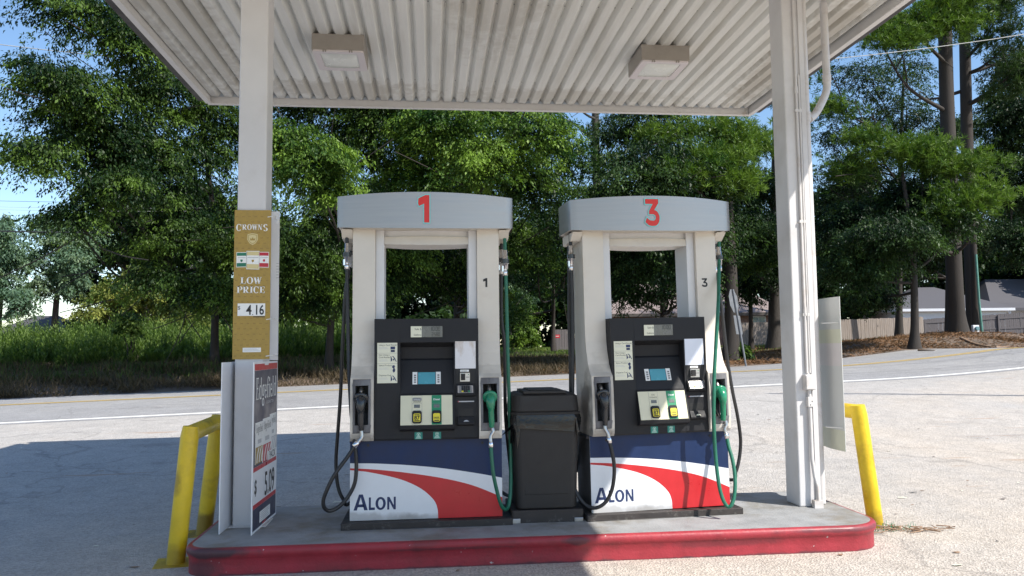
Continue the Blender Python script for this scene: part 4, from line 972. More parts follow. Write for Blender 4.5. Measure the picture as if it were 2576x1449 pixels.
small_pack(-.112, -.040, .665, .775, 'pack_green', -.002); small_pack(.048, .118, .665, .778, 'pack_red', .002); small_pack(-.042, .050, .652, .785, 'gold_pale', .003)
q = MB(); q.fbox(F, -.098, .312, .096, .402, .0004, .0030, 'sticker_white')
q.text(F, '$', -.088, .358, .038, 'ink_black', .0034, 'CENTER'); q.text(F, '4', -.018, .322, .098, 'ink_black', .0034, 'CENTER', .8, .02); q.text(F, '16', .054, .322, .098, 'ink_black', .0034, 'CENTER', .72, .02)
q.box((.006, -.0092, .318), (.012, -.0062, .324), 'ink_black'); q.fbox(F, .012, .302, .094, .308, .0004, .0012, 'ink_black')
q.build('price_strip', gs)
q = MB(); q.fbox(F, -.058, .050, .070, .082, .0004, .0014, 'sticker_white')
for k in range(3): q.fbox(F, -.052, .058+k*.007, .064-k*.012, .0605+k*.007, .0014, .0018, 'pack_grey')
q.build('small_print', gs)
for z in (1.035, .285, .020):
    q = MB(); q.tube([(.105, -.008, z), (.135, -.012, z+.004), (.150, .02, z+.004), (.150, .20, z)], .0035, 'zip_tie', 6)
    q.tube([(.150, .02, z+.004), (.172, -.01, z+.012)], .003, 'zip_tie', 6)
    if z > 1: q.tube([(.150, .02, z-.01), (.175, .0, z-.012), (.180, .0, z-.03), (.165, .01, z-.045)], .004, 'zip_tie', 6)
    q.build('zip_tie', gs)
# the blank back of another tall board on the far side of the column
q = MB(); q.box((-1.395, 6.098, 1.36), (-1.140, 6.104, 2.49), 'sign_white')
for k in range(6): q.box((-1.160, 6.0974, 1.98+k*.022), (-1.141, 6.0979, 1.984+k*.022), 'pack_grey')
tag(q.build('price_sign'), 'white back edge of a narrow board tied behind the left column', 'sign')

def board(a, b, z0, z1, th, m_, name, label):
    """an upright board from ground point a (near) to b (far); its origin is the near lower corner"""
    a = Vector((*a, z0)); b = Vector((*b, z0)); u = (b-a).normalized(); L = (b-a).length
    t = thing(name, label, 'sign', tuple(a)); fr = Fr((0, 0, 0), u, (0, 0, 1))
    q = MB(); q.fbox(fr, 0, 0, L, z1-z0, -th, 0, m_); q.build('board', t, .0015)
    return t, fr, L, z1-z0
bt, F, L, H = board((-1.204, 5.588), (-1.176, 6.29), .185, 1.353, .006, 'sign_white', 'price_sign', 'upright white, navy and red price board showing 5.09 leaning on the left column')
def V(k): return H*(1-k)
def U(k): return L*k
q = MB()
q.fbox(F, U(.03), V(.05), U(.97), V(.012), .0002, .0008, 'red_panel'); q.fbox(F, U(.03), V(.62), U(.97), V(.051), .0002, .0008, 'sign_navy')
q.fbox(F, U(.03), V(.645), U(.97), V(.621), .0002, .0008, 'red_panel'); q.fbox(F, U(.03), V(.86), U(.97), V(.835), .0002, .0008, 'red_panel'); q.fbox(F, U(.03), V(.985), U(.97), V(.861), .0002, .0008, 'sign_navy')
q.fbox(F, U(.42), V(.022), U(.58), V(.012), .0008, .0012, 'sticker_white')
q.fbox(F, U(.29), V(.965), U(.72), V(.90), .0008, .0014, 'sticker_white')
for k in range(5): q.fbox(F, U(.32), V(.956-k*.011), U(.68-.03*(k % 3)), V(.953-k*.011), .0014, .0017, 'pack_grey')
q.fbox(F, U(.40), V(.982), U(.56), V(.973), .0008, .0012, 'pack_red')
q.build('printed_ground', bt)
q = MB(); serif(q, F, 'Edgefield', U(.51), V(.225), H*.130, L*.84, 'sticker_white', .0014, .08, .19, .045)
q.text(F, 'CIGARETTES', U(.66), V(.262), .030, 'pack_grey', .0014, 'CENTER', 1.3); q.build('lettering', bt)
for u0, u1, v0, v1, m_ in ((.08, .42, .36, .605, 'gold_board'), (.66, .95, .335, .58, 'pack_grey'), (.37, .74, .35, .615, 'pack_red')):
    q = MB(); hh = .0010 if m_ != 'pack_red' else .0022
    q.fbox(F, U(u0), V(v1), U(u1), V(v0), .0006, hh, 'sticker_white'); q.fbox(F, U(u0+.02), V(v1), U(u1-.02), V(v0+.60*(v1-v0)), hh, hh+.0004, m_)
    for k in range(3):                  # pale curved bands on the pack
        P = []; w = (u1-u0-.04)
        for i in range(9):
            s_ = i/8; P.append((u0+.02+w*(.12+.30*k+.25*s_*s_), v1-(.005+.36*(v1-v0)*s_)))
        q.fpoly(F, [(U(a), V(b)) for a, b in P]+[(U(min(a+.035, u1-.02)), V(b)) for a, b in P[::-1]], hh+.0005, hh+.0008, 'sticker_white')
    serif(q, F, 'Edgefield', U((u0+u1)/2), V(v0+.25*(v1-v0)), .055, L*(u1-u0)*.8, 'ink_grey', hh+.0004, .1, .2, .05)
    q.fbox(F, U(u0+.10), V(v0+.52*(v1-v0)), U(u1-.10), V(v0+.42*(v1-v0)), hh, hh+.0004, 'pack_grey')
    q.build('printed_pack', bt)
q = MB(); q.fbox(F, U(.58), V(.618), U(.97), V(.562), .0024, .0028, 'sticker_white'); q.text(F, 'PACK', U(.775), V(.610), .072, 'ink_black', .003, 'CENTER', 1.05, .015)
q.text(F, '$', U(.12), V(.775), .135, 'ink_black', .0014, 'CENTER', .9, .02)
q.text(F, '5.09', U(.685), V(.822), .235, 'ink_black', .0014, 'CENTER', .74, .015); q.build('price_lettering', bt)
bl, F, L, H = board((-1.432, 5.655), (-1.412, 6.28), .185, 1.353, .006, 'sign_white', 'price_sign', 'blank white inner face of an upright board leaning on the far left of the column')

# translucent board behind the right column
tb = thing('hanging_board', 'translucent greenish board with pale yellow bands hung beside the right column', 'sign', (3.2, 5.87, .605))
F = Fr((0, 0, 0), (.02, .29, 0), (0, 0, 1)); q = MB(); N = 14; Hh = 1.205; Wd = .42; vs = []
zb = [0, .16, .30, .62, .66, .84, .95, 1.08, Hh]; mm_ = ['translucent_band', 'translucent_board', 'translucent_board', 'translucent_board', 'translucent_pale', 'translucent_band', 'translucent_board', 'translucent_board']
for k in range(8):
    for i in range(6):
        u0, u1 = Wd*i/6, Wd*(i+1)/6; b0 = .02*math.sin(i/6*3.1); b1 = .02*math.sin((i+1)/6*3.1)
        vs = [F.p(u0, zb[k], -b0), F.p(u1, zb[k], -b1), F.p(u1, zb[k+1], -b1), F.p(u0, zb[k+1], -b0)]
        vs += [v-F.n*.004 for v in vs]
        q.add(vs, [(0, 1, 2, 3), (7, 6, 5, 4)], mm_[k])
for i in (0, 1): q.fbox(F, Wd*i-.001 if i else -.001, 0, Wd*i+.001, Hh, -.004, .0, 'translucent_board')
q.build('board', tb)
for z in (.18, 1.0):
    q = MB(); q.tube([(-.005, .02, z), (-.09, .13, z)], .004, 'zip_tie', 6); q.build('zip_tie', tb)

# ------------------------------------------------------------------ yellow guards
add_wear('yellow_paint', [((0, 0, .03), .22, .22, .10, .45), ((.06, .35, .88), .05, .25, .05, .7), ((-.05, .85, .05), .25, .25, .18, .7), ((.0, -.05, .55), .05, .08, .10, .5)], (.10, .055, .02), False)
def guard(p0, p1, t0, t1, label, plates=True):
    g = thing('bumper_guard', label, 'guard rail', (p0[0], p0[1], 0), 0, 'yellow pipe guards at the island ends'); o = Vector((p0[0], p0[1], 0))
    for a, b in ((p0, t0), (p1, t1)):
        A = Vector((*a, .0))-o; B = Vector(b)-o
        q = MB(); d = (B-A); q.tube([A, A+d*.5, B-d*.02, B+d*.06], [.060, .060, .060, .051], 'yellow_paint', 20); q.build('post', g)
        if plates:
            q = MB(); q.box((A.x-.13, A.y-.12, .001), (A.x+.13, A.y+.12, .014), 'yellow_paint')
            q.xform(Matrix.Translation(A) @ Matrix.Rotation(R(8), 4, 'Z') @ Matrix.Rotation(R(3), 4, 'X') @ Matrix.Translation(-A)); q.build('base_plate', g, .004)
    A = Vector(t0)-o; B = Vector(t1)-o; q = MB(); q.tube([A, A.lerp(B, .5), B], .058, 'yellow_paint', 20); q.build('top_bar', g)
    return g
guard((-1.712, 5.64), (-1.765, 6.50), (-1.640, 5.66, .868), (-1.672, 6.50, .875), 'worn yellow pipe guard left of the island beside the white boards')
guard((3.462, 5.95), (3.36, 6.75), (3.362, 5.95, .902), (3.27, 6.75, .902), 'bright yellow pipe guard right of the island beside the right column', False)

# ------------------------------------------------------------------ bin between the pumps
tb = thing('trash_bin', 'large black plastic litter bin with a moulded lid standing between the two pumps', 'bin', (.838, 5.73, .183))
def frustum(w0, d0, w1, d1, z0, z1, rr=.05, yc=.22):
    a = rounded(-w0, yc-d0, w0, yc+d0, (rr,)*4, 5); b = rounded(-w1, yc-d1, w1, yc+d1, (rr,)*4, 5)
    n = len(a); vs = [(x, y, z0) for x, y in a]+[(x, y, z1) for x, y in b]
    return vs, [list(range(n-1, -1, -1)), list(range(n, 2*n))]+[(i, (i+1) % n, n+(i+1) % n, n+i) for i in range(n)]
q = MB(); q.add(*frustum(.262, .25, .262, .25, .0, .088, .02), 'base_dark')
q.box((-.262, -.045, .0), (-.20, -.031, .035), 'steel'); q.box((.19, -.045, .0), (.255, -.031, .03), 'steel'); q.build('plinth', tb, .004)
q = MB(); q.add(*frustum(.222, .22, .243, .243, .092, .775, .05), 'bin_plastic')
q.fpoly(Fr((0, -.006+.012, 0)), [(-.165, .19), (.165, .19), (.175, .60), (-.175, .60)], -.004, .012, 'bin_plastic'); q.build('bin_body', tb, .008, 3)
q = MB(); q.add(*frustum(.256, .256, .257, .257, .762, .785, .06), 'bin_plastic'); q.add(*frustum(.250, .25, .238, .24, .785, .90, .07), 'bin_plastic'); q.add(*frustum(.238, .24, .205, .205, .90, .918, .07), 'bin_plastic')
q.build('lid', tb, .014, 3)
q = MB(); q.box((-.165, -.005, .915), (.15, .43, .935), 'bin_plastic'); q.box((-.12, .03, .934), (.11, .39, .944), 'bin_plastic'); q.build('lid_flap', tb, .01, 3)
bag = MB(); a = rounded(-.247, -.027, .247, .467, (.06,)*4, 10); n = len(a); vs = []
for j in range(5):
    for i, (x, y) in enumerate(a):
        k = j/4; drop = .10+.05*math.sin(i*.9)+.04*math.sin(i*2.3+1)+(.05 if x < -.2 else 0)
        bul = .007+.009*math.sin(k*2.4)+.005*math.sin(i*1.7+j*2.)
        cx, cy = x, y-.22; l = math.hypot(cx, cy); vs.append((x+cx/l*bul, y+cy/l*bul, .770-drop*1.15*k+.006*math.sin(i*3.1)))
fs = [(j*n+i, (j+1)*n+i, (j+1)*n+(i+1) % n, j*n+(i+1) % n) for j in range(4) for i in range(n)]
bag.add([(x, y, z) for x, y, z in vs], fs, 'bag_film', True)
bag.add([(-.25, -.02, .70), (-.25, .05, .66), (-.335, -.03, .615), (-.30, -.03, .655), (-.335, -.022, .614)], [(0, 1, 2, 3), (1, 0, 3, 4)], 'bag_film', True)
b_ = bag.build('bin_liner'); b_.location = (.838, 5.73, .183); tag(b_, 'crumpled black bag liner showing under the lid of the litter bin', 'bag')
# ------------------------------------------------------------------ fuel pumps
def lathe_tube(q, x, y, prof, m, seg=12):
    q.tube([(x, y, z) for z, r in prof], [r for z, r in prof], m, seg)

_o = [(.5+.5*math.cos(R(a)), .5+.515*math.sin(R(a))) for a in range(0, 361, 15)]; _i = [(.5+.24*math.cos(R(a)), .5+.345*math.sin(R(a))) for a in range(0, 361, 15)]
CAPS = {'A': [[(-.06, 0), (.20, 0), (.50, .82), (.36, 1)], [(.76, 0), (1.04, 0), (.66, 1), (.36, 1), (.50, .82)], [(.22, .20), (.80, .20), (.72, .38), (.28, .38)]],
        'L': [[(0, 0), (.34, 0), (.34, 1), (0, 1)], [(.34, 0), (1, 0), (1, .20), (.34, .20)]],
        'O': [[_o[k], _o[k+1], _i[k+1], _i[k]] for k in range(24)],
        'N': [[(0, 0), (.24, 0), (.26, 1), (0, 1)], [(.76, 0), (1, 0), (1, 1), (.76, 1)], [(.26, 1), (.24, .66), (.74, 0), (.76, .34)]]}
def digit_pts(ch):
    if ch == '1': return [[(-.5, .70), (-.42, .60), (.0, .69), (.0, 0), (.42, 0), (.42, 1), (.10, 1), (-.46, .88)]]
    o = []                                # the flat-topped 3, drawn as one outline
    top = [(-.62, 1), (.62, 1), (.62, .84), (.20, .575)]
    outer = [(.20+.50*math.sin(R(a)), .275+.30*math.cos(R(a))) for a in range(12, 181, 12)]
    tail = [(-.02, -.03), (-.35, .0), (-.66, .12), (-.50, .285), (-.22, .185)]
    inner = [(.08+.27*math.sin(R(a)), .295+.125*math.cos(R(a))) for a in range(170, 5, -20)]
    rest = [(-.28, .42), (-.28, .54), (.10, .815), (-.62, .815)]
    return [top+outer+tail+inner+rest]

def make_pump(number, label, loc, rz, hoses, dirty, lean=0.):
    t = thing('fuel_pump', label, 'fuel pump', loc, rz, 'fuel pumps on the island')
    bpy.context.view_layer.update()
    t.rotation_euler = (0, lean, rz)
    M = Matrix.Translation(loc) @ t.rotation_euler.to_matrix().to_4x4(); MI = M.inverted()
    L = lambda p: tuple(MI @ Vector(p))
    Fz = Fr((0, 0, 0))
    # base and body
    q = MB(); q.box((-.590, -.072, .0), (.608, .45, .012), 'base_dark'); q.box((-.590, -.072, .012), (.608, -.060, .046), 'base_dark'); q.box((-.590, -.060, .040), (.608, .45, .0459), 'base_dark')
    for s_ in (-.590, .598): q.box((s_, -.060, .012), (s_+.010, .45, .040), 'base_dark')
    q.build('base', t, .003).rotation_euler = (0, -lean, 0)
    q = MB(); q.box((-.530, .006, .047), (.535, .40, .60), 'panel_grey'); q.box((-.545, .05, .58), (.545, .36, .604), 'panel_grey'); q.build('body', t, .006)
    # printed lower panel: navy, white, red and white fields meeting edge to edge
    x0, x1, z0, z1 = -.536, .540, .050, .606
    def interp(P, x): return float(np.interp(x, [p[0] for p in P], [p[1] for p in P]))
    def sm(P): return [tuple(p) for p in spline([(a, b, 0) for a, b in P], 6)]
    def uv(x, y): return ((x-140)/917, ((1342-30*(x-140)/917)-y)/((1342-30*(x-140)/917)-(852-10*(x-140)/917)))
    A = [uv(*p) for p in ((140, 990), (300, 993), (500, 1005), (700, 1025), (900, 1055), (1057, 1083))]
    B = [uv(*p) for p in ((140, 1020), (300, 1030), (500, 1053), (700, 1085), (850, 1120), (950, 1155), (1057, 1200))]
    Cc = [uv(*p) for p in ((140, 1032), (250, 1045), (400, 1078), (500, 1113), (580, 1158), (640, 1215), (662, 1265), (667, 1322))]
    Cs = [(a, b) for a, b, _ in sm(Cc)]; xe = Cs[-1][0]
    us = sorted(set([i/40 for i in range(41)]+[round(a, 5) for a, b in Cs])); us = [u for u in us if 0 <= u <= 1]
    Cx = {round(a, 5): b for a, b in Cs}
    As, Bs = [(a, b) for a, b, _ in sm(A)], [(a, b) for a, b, _ in sm(B)]
    q = MB(); P = lambda u, v: (x0+(x1-x0)*u, -.001, z0+(z1-z0)*v)
    for u, w in zip(us[:-1], us[1:]):
        mid = (u+w)/2
        lv = lambda uu: [0, max(0., min(interp(Cs, uu), interp(Bs, uu))) if mid < xe else 0., interp(Bs, uu), interp(As, uu), 1.]
        a, b = lv(u), lv(w)
        for k, m_ in enumerate(('white_panel', 'red_panel', 'white_panel', 'navy_panel')):
            if b[k+1]-b[k] < 1e-6 and a[k+1]-a[k] < 1e-6: continue
            q.add([P(u, a[k]), P(w, b[k]), P(w, b[k+1]), P(u, a[k+1])], [(0, 1, 2, 3)], m_)
    q.box((x0, -.0009, z0), (x1, .0055, z1), 'white_panel')
    F = Fr((0, -.001, 0)); 
    for ch_, u_, H_, W_ in (('A', -.505, .110, .090), ('L', -.404, .088, .042), ('O', -.358, .088, .072), ('N', -.276, .088, .060)):
        for P_ in CAPS[ch_]: q.add([F.p(u_+a_*W_, .121+b_*H_, .0007) for a_, b_ in P_], [tuple(range(len(P_)))], 'ink_navy')
    for u in (-.41, .40): q.tube([(u, -.004, .572), (u, .0, .572)], .010, 'ink_black', 10)
    q.build('lower_panel', t)
    # side columns with the nozzle boots
    for side, (a, b) in (('l', (-.530, -.368)), ('r', (.374, .536))):
        q = MB(); ba, bb = (a+.018, b-.020) if side == 'l' else (a+.012, b-.018)
        bow = [(.060, 1.36), (.055, 1.30), (.038, 1.22), (.004, 1.13), (-.042, 1.07), (-.074, 1.045)]
        q.prism([(.36, 2.13), (.060, 2.13)]+bow+[(-.074, 1.0401), (.36, 1.0401)], a, b, 'cream_panel')
        q.prism([(.36, 1.04), (-.074, 1.04), (-.084, .95), (-.086, .70), (-.076, .63), (-.060, .608), (.36, .608)], a, ba, 'cream_panel')
        q.prism([(.36, 1.04), (-.074, 1.04), (-.084, .95), (-.086, .70), (-.076, .63), (-.060, .608), (.36, .608)], bb, b, 'cream_panel')
        q.prism([(.36, .6645), (-.084, .6645), (-.076, .63), (-.060, .608), (.36, .608)], ba, bb, 'cream_panel')
        q.box((ba, .05, .6645), (bb, .36, 1.04), 'cream_panel')
        cc = q.build('side_column', t, .006, 3)
        F = Fr((0, 0, 0))
        q = MB(); k = .085                 # boot: worn grey surround and a black well
        q.prism([(.049, 1.039), (-.077, 1.039), (-.083, .998), (.049, .998)], ba+.0005, bb-.0005, 'boot_grey')
        for (c, d) in ((ba+.0005, ba+.017), (bb-.017, bb-.0005)): q.prism([(.049, .998), (-.083, .998), (-.089, .95), (-.090, .72), (.049, .72)], c, d, 'boot_grey')
        q.prism([(.049, .72), (-.090, .72), (-.084, .667), (.049, .667)], ba+.0005, bb-.0005, 'boot_grey')
        q.box((ba+.017, .040, .72), (bb-.017, .049, .998), 'dark_recess'); 
        q.prism([(.040, .90), (-.02, .80), (-.05, .7201), (.040, .7201)], ba+.0171, bb-.0171, 'dark_recess')
        q.build('nozzle_boot', cc, .004)
        if side == 'r':
            q = MB(); F2 = Fr((0, .0595, 0)); z = 1.70
            
            for P_ in digit_pts(number): q.fpoly(F2, [((a+b)/2-.020+x_*.034, z+y_*.066) for x_, y_ in P_], .0002, .0008, 'ink_black')
            q.build('number_sticker', cc)
            q = MB(); F2 = Fr((0, .012, 1.135), (1, 0, 0), (0, .40, 1)); 
            q.fbox(F2, a+.004, -.02, b-.022, .062, .000, .004, 'green_sticker' if not dirty else 'pale_green_ink')
            for k_ in range(6): q.fbox(F2, a+.012, -.012+k_*.011, b-.030-.012*((k_*7) % 3), -.008+k_*.011, .004, .0045, 'pale_green_ink' if not dirty else 'green_sticker')
            q.build('notice_sticker', cc)
        elif dirty:
            q = MB(); F2 = Fr((0, .012, 1.135), (1, 0, 0), (0, .40, 1)); q.text(F2, 'MAY CONTAIN UP TO', (a+b)/2+.004, .028, .017, 'ink_black', .002, 'CENTER'); q.text(F2, '10% ETHANOL', (a+b)/2, .006, .017, 'ink_black', .002, 'CENTER'); q.build('notice_sticker', cc)
    # inner strips, header and the silver crown
    for a, b in ((-.3675, -.306), (.312, .3735)):
        q = MB(); q.box((a, .095, 1.445), (b, .33, 2.125), 'white_trim'); q.build('inner_strip', t, .004)
    q = MB(); N = 14
    for k in range(N):
        ua, ub = -.3055+.617*k/N, -.3055+.617*(k+1)/N; f = lambda u: 1-((u-.003)/.309)**2
        ya, yb = .094-.05*f(ua), .094-.05*f(ub); za, zb_ = 2.022-.012*f(ua), 2.022-.012*f(ub)
        q.add([(ua, ya, za), (ub, yb, zb_), (ub, yb+.012, 2.075), (ua, ya+.012, 2.075)], [(0, 1, 2, 3)], 'cream_panel')
        q.add([(ua, ya+.012, 2.075), (ub, yb+.012, 2.075), (ub, yb+.035, 2.079), (ua, ya+.035, 2.079)], [(0, 1, 2, 3)], 'cream_panel')
        q.add([(ua, ya+.035, 2.079), (ub, yb+.035, 2.079), (ub, yb+.03, 2.13), (ua, ya+.03, 2.13)], [(0, 1, 2, 3)], 'white_trim')
        q.add([(ua, .33, za), (ub, .33, zb_), (ub, yb, zb_), (ua, ya, za)], [(0, 1, 2, 3)], 'cream_panel')
        q.add([(ub, .33, zb_), (ua, .33, za), (ua, .33, 2.13), (ub, .33, 2.13)], [(0, 1, 2, 3)], 'cream_panel')
    q.build('header', t)
    W = .632; n1 = 24; pl = []
    for k in range(n1+1):
        u = -W+2*W*k/n1; pl.append((u, -.004-.118*(1-(u/W)**2), 1-(u/W)**2))
    right = [(W+.006, .02, 0), (W+.010, .10, 0), (W+.010, .26, 0), (W+.006, .34, 0)]
    back = [(-u, .364+.118*f, f) for u, _, f in pl]; left = [(-a, .36-b, 0) for a, b, _ in right]
    ring = pl+right+back+left; nr = len(ring)
    # front curved sheet, end caps and back sheet in one band; a thin turned-in rim
    q = MB(); vs = [(a, b, 2.128-.020*f) for a, b, f in ring]+[(a, b, 2.352+.018*f) for a, b, f in ring]
    fs = [(i, (i+1) % nr, nr+(i+1) % nr, nr+i) for i in range(nr)]
    q.add(vs, fs, 'silver', False)
    q.add([(a, b, 2.352+.018*f) for a, b, f in ring], [list(range(nr))], 'silver')
    qb = [(a*.985, .18+(b-.18)*.97, 2.134-.020*f) for a, b, f in ring]; q.add(qb, [list(range(nr-1, -1, -1))], 'cream_panel')
    val = q.build('crown', t)
    for p in val.data.polygons:
        if len(p.vertices) == 4 and abs(p.normal.z) < .3 and p.index % nr not in (24, 53): p.use_smooth = True
    for s_ in (-1, 1):
        u0, u1 = (.536, .612) if s_ > 0 else (-.612, -.531); q = MB()
        q.prism([(.02, 2.12), (.34, 2.12), (.34, 2.045), (.10, 2.06)], u0, u1, 'cream_panel'); q.build('hose_hanger', t, .004)
    Fn = Fr((-.012 if number == '1' else -.040, -.1235, 2.148)); q = MB()
    hN, wN = (.198, .112) if number == '1' else (.196, .105)
    for P in digit_pts(number):
        P = [(a*wN*.78, b*hN) for a, b in P]
        q.fpoly(Fn, off_poly(P, .008), .0, .0022, 'teal_outline'); q.fpoly(Fn, P, .0022, .0042, 'red_number')
    q.build('number_sticker', val)
    # console
    q = MB(); xa, xb, xc, xd = -.366, -.184, .198, .3735
    q.prism([(.33, 1.463), (-.046, 1.465), (-.050, .62), (-.044, .607), (.33, .607)], xa, xb, 'dark_plastic')
    q.prism([(.33, 1.463), (-.046, 1.465), (-.050, 1.301), (-.050, 1.02), (-.050, .62), (-.044, .607), (.33, .607)], xc, xd, 'dark_plastic')
    q.prism([(.33, 1.463), (-.046, 1.465), (-.050, 1.296), (.045, 1.262), (.055, 1.180), (.040, 1.168), (-.048, .935), (-.060, .925), (-.122, .712), (-.116, .690), (-.050, .668), (-.048, .62), (-.044, .607), (.33, .607)], xb, xc, 'dark_plastic')
    con = q.build('console', t, .005, 2)
    Fc = Fr((0, -.0492, 0)); q = MB()
    q.fbox(Fc, -.112, 1.328, .120, 1.416, .0005, .004, 'dark_recess'); q.fbox(Fc, -.109, 1.333, -.032, 1.411, .004, .006, 'sticker_cream'); q.fbox(Fc, -.032, 1.333, .116, 1.411, .004, .005, 'lcd_grey')
    q.text(Fc, 'Sale $', -.034, 1.384, .020, 'ink_black', .0064, 'RIGHT'); q.text(Fc, 'Gallons', -.034, 1.344, .018, 'ink_black', .0064, 'RIGHT')
    digits7(q, Fc, '10.00' if not dirty else '10.00', .026, 1.377, .030, .014, 'ink_black', .0056); digits7(q, Fc, '2.580', .040, 1.339, .026, .011, 'ink_grey' if dirty else 'ink_black', .0056)
    q.build('price_display', con)
    q = MB(); q.fbox(Fc, -.345, 1.010, -.204, 1.295, .001, .003, 'sticker_cream')
    for k, (z, a_, b_) in enumerate(((1.274, 'Using a Card Reader?', ''), (1.204, 'Not Using a', 'Card Reader?'), (1.130, 'Select Product', ''), (1.060, 'Dispense Fuel', ''))):
        q.text(Fc, a_, -.335, z, .0155, 'ink_black', .0034, 'LEFT'); 
        if b_: q.text(Fc, b_, -.335, z-.017, .0155, 'ink_black', .0034, 'LEFT')
        zz = z-.012-(.017 if b_ else 0)
        for j in range(2): q.fbox(Fc, -.335, zz-.008*j-.002, -.275+.01*j, zz-.008*j, .003, .0034, 'pack_grey')
        if k: q.fbox(Fc, -.345, z+.017, -.204, z+.0185, .003, .0034, 'ink_grey') if k < 3 else None
    q.fbox(Fc, -.252, 1.248, -.220, 1.268, .003, .0036, 'ink_navy'); q.fbox(Fc, -.250, 1.229, -.222, 1.244, .003, .0036, 'navy_panel')
    for z in (1.160, 1.022):
        q.fpoly(Fc, [(-.250, z+.040), (-.246, z+.036), (-.238, z+.012), (-.250, z)], .003, .0036, 'ink_navy'); q.fpoly(Fc, [(-.236, z+.016), (-.228, z+.024), (-.224, z+.012), (-.230, z+.008)], .003, .0036, 'ink_navy')
        q.fpoly(Fc, [(-.244, z+.040), (-.232, z+.040), (-.222, z+.028), (-.208, z), (-.214, z+.001), (-.226, z+.022), (-.234, z+.034)], .003, .0036, 'ink_navy')
    q.fpoly(Fc, [(-.240, 1.132), (-.226, 1.138), (-.220, 1.128), (-.224, 1.116), (-.218, 1.104), (-.222, 1.088), (-.232, 1.084), (-.238, 1.098), (-.232, 1.114), (-.240, 1.118)], .003, .0036, 'ink_navy')
    q.build('instruction_sticker', con)
    q = MB(); q.fbox(Fc, .206, 1.106, .353, 1.301, .001, .0035, 'worn_card' if not dirty else 'card_blue_white'); q.build('blank_card', con)
    q = MB(); d = Vector((0, .088, .233)); Fs = Fr((0, -.048, .935), (1, 0, 0), d); ks = 1.07
    q.fbox(Fs, -.066, .060, .073, .162, .0006, .002, 'dark_recess'); q.fbox(Fs, -.058, .067, .065, .155, .002, .0035, 'lcd_blue')
    for a_, b_ in ((-.098, -.064), (.069, .103)):
        q.fbox(Fs, a_, .066, b_, .158, .0008, .003, 'sticker_white')
        for j in range(4): q.fbox(Fs, (a_+b_)/2-.006, .076+.017*j, (a_+b_)/2+.008, .086+.017*j, .003, .007, 'ink_grey')
    q.build('screen', con)
    d = Vector((0, .062, .213)); Fk = Fr((0, -.122, .712), (1, 0, 0), d); q = MB()
    q.fbox(Fk, -.180, .006, .184, .216, .0006, .004, 'key_cream')
    q.fbox(Fk, -.1005, .010, -.0295, .214, .004, .0048, 'ink_grey'); q.fbox(Fk, -.099, .011, -.031, .213, .0048, .0056, 'key_cream'); q.fbox(Fk, .038, .007, .107, .215, .004, .0056, 'green_label')
    gp = q.build('grade_panel', con)
    for uc, gname in ((-.065, '87'), (.0725, 'DIESEL')):
        q = MB(); o = rounded(uc-.033, .016, uc+.033, .106, (.016,)*4, 5); q.fpoly(Fk, o, .0056, .014, 'dark_plastic'); o2 = rounded(uc-.030, .019, uc+.030, .103, (.014,)*4, 5); q.fpoly(Fk, o2, .014, .018, 'dark_plastic')
        o3 = rounded(uc-.024, .026, uc+.024, .084, (.009,)*4, 5); q.fpoly(Fk, o3, .018, .0195, 'yellow_label')
        if gname == '87': q.text(Fk, '87', uc, .040, .040, 'ink_black', .0200, 'CENTER', .95, .03); q.fbox(Fk, uc-.018, .072, uc+.018, .078, .0195, .02, 'ink_black'); q.fbox(Fk, uc-.019, .029, uc+.019, .036, .0195, .02, 'ink_black')
        else: q.text(Fk, 'DIESEL', uc, .046, .017, 'ink_black', .0200, 'CENTER', .80, .02); q.fbox(Fk, uc-.017, .030, uc+.017, .037, .0195, .02, 'ink_black')
        q.build('grade_button', gp)
        q = MB(); q.fbox(Fk, uc-.021, .127, uc+.021, .150, .0056, .0075, 'lcd_grey'); q.fbox(Fk, uc-.033, .157, uc+.033, .1585, .0056, .006, 'ink_grey')
        if gname == '87':
            if not dirty: q.fpoly(Fk, [(uc-.031, .178), (uc+.031, .178), (uc+.031, .196), (uc+.024, .200), (uc-.024, .200), (uc-.031, .196)], .0056, .0062, 'ink_grey'); q.text(Fk, 'Unleaded', uc, .184, .013, 'sticker_white', .0066, 'CENTER'); q.text(Fk, 'Unleaded', uc, .166, .014, 'ink_black', .0062, 'CENTER', 1, .02)
            else: q.text(Fk, 'E10', uc, .184, .016, 'ink_black', .0062, 'CENTER'); q.text(Fk, 'Unleaded', uc, .167, .015, 'ink_black', .0062, 'CENTER')
        else: q.text(Fk, 'Diesel', uc, .180, .018, 'sticker_white', .0062, 'CENTER', 1, .02)
        q.build('grade_label', gp)
    q = MB(); q.fbox(Fc, .213, .992, .345, 1.104, .0004, .0025, 'dark_recess'); q.fbox(Fc, .242, 1.083, .304, 1.098, .0025, .0045, 'sticker_white'); q.fbox(Fc, .247, 1.087, .290, 1.091, .0045, .005, 'ink_grey')
    q.fbox(Fc, .240, 1.014, .310, 1.076, .0025, .016, 'steel'); q.fbox(Fc, .246, 1.024, .276, 1.070, .016, .030, 'dark_recess'); q.fbox(Fc, .282, 1.043, .306, 1.047, .016, .0166, 'ink_black'); q.fbox(Fc, .297, 1.060, .303, 1.066, .016, .017, 'green_label')
    q.build('card_reader', con, .001)
    d = Vector((0, .030, .060)); Fp = Fr((0, -.092, .930), (1, 0, 0), d); q = MB()
    q.prism([(-.050, 1.000), (-.060, .992), (-.094, .930), (-.090, .918), (-.050, .905)], .212, .345, 'dark_plastic'); q.fbox(Fp, .222, .004, .332, .060, .001, .004, 'steel'); q.fbox(Fp, .232, .006, .322, .058, .004, .005, 'ink_grey' if not dirty else 'steel')
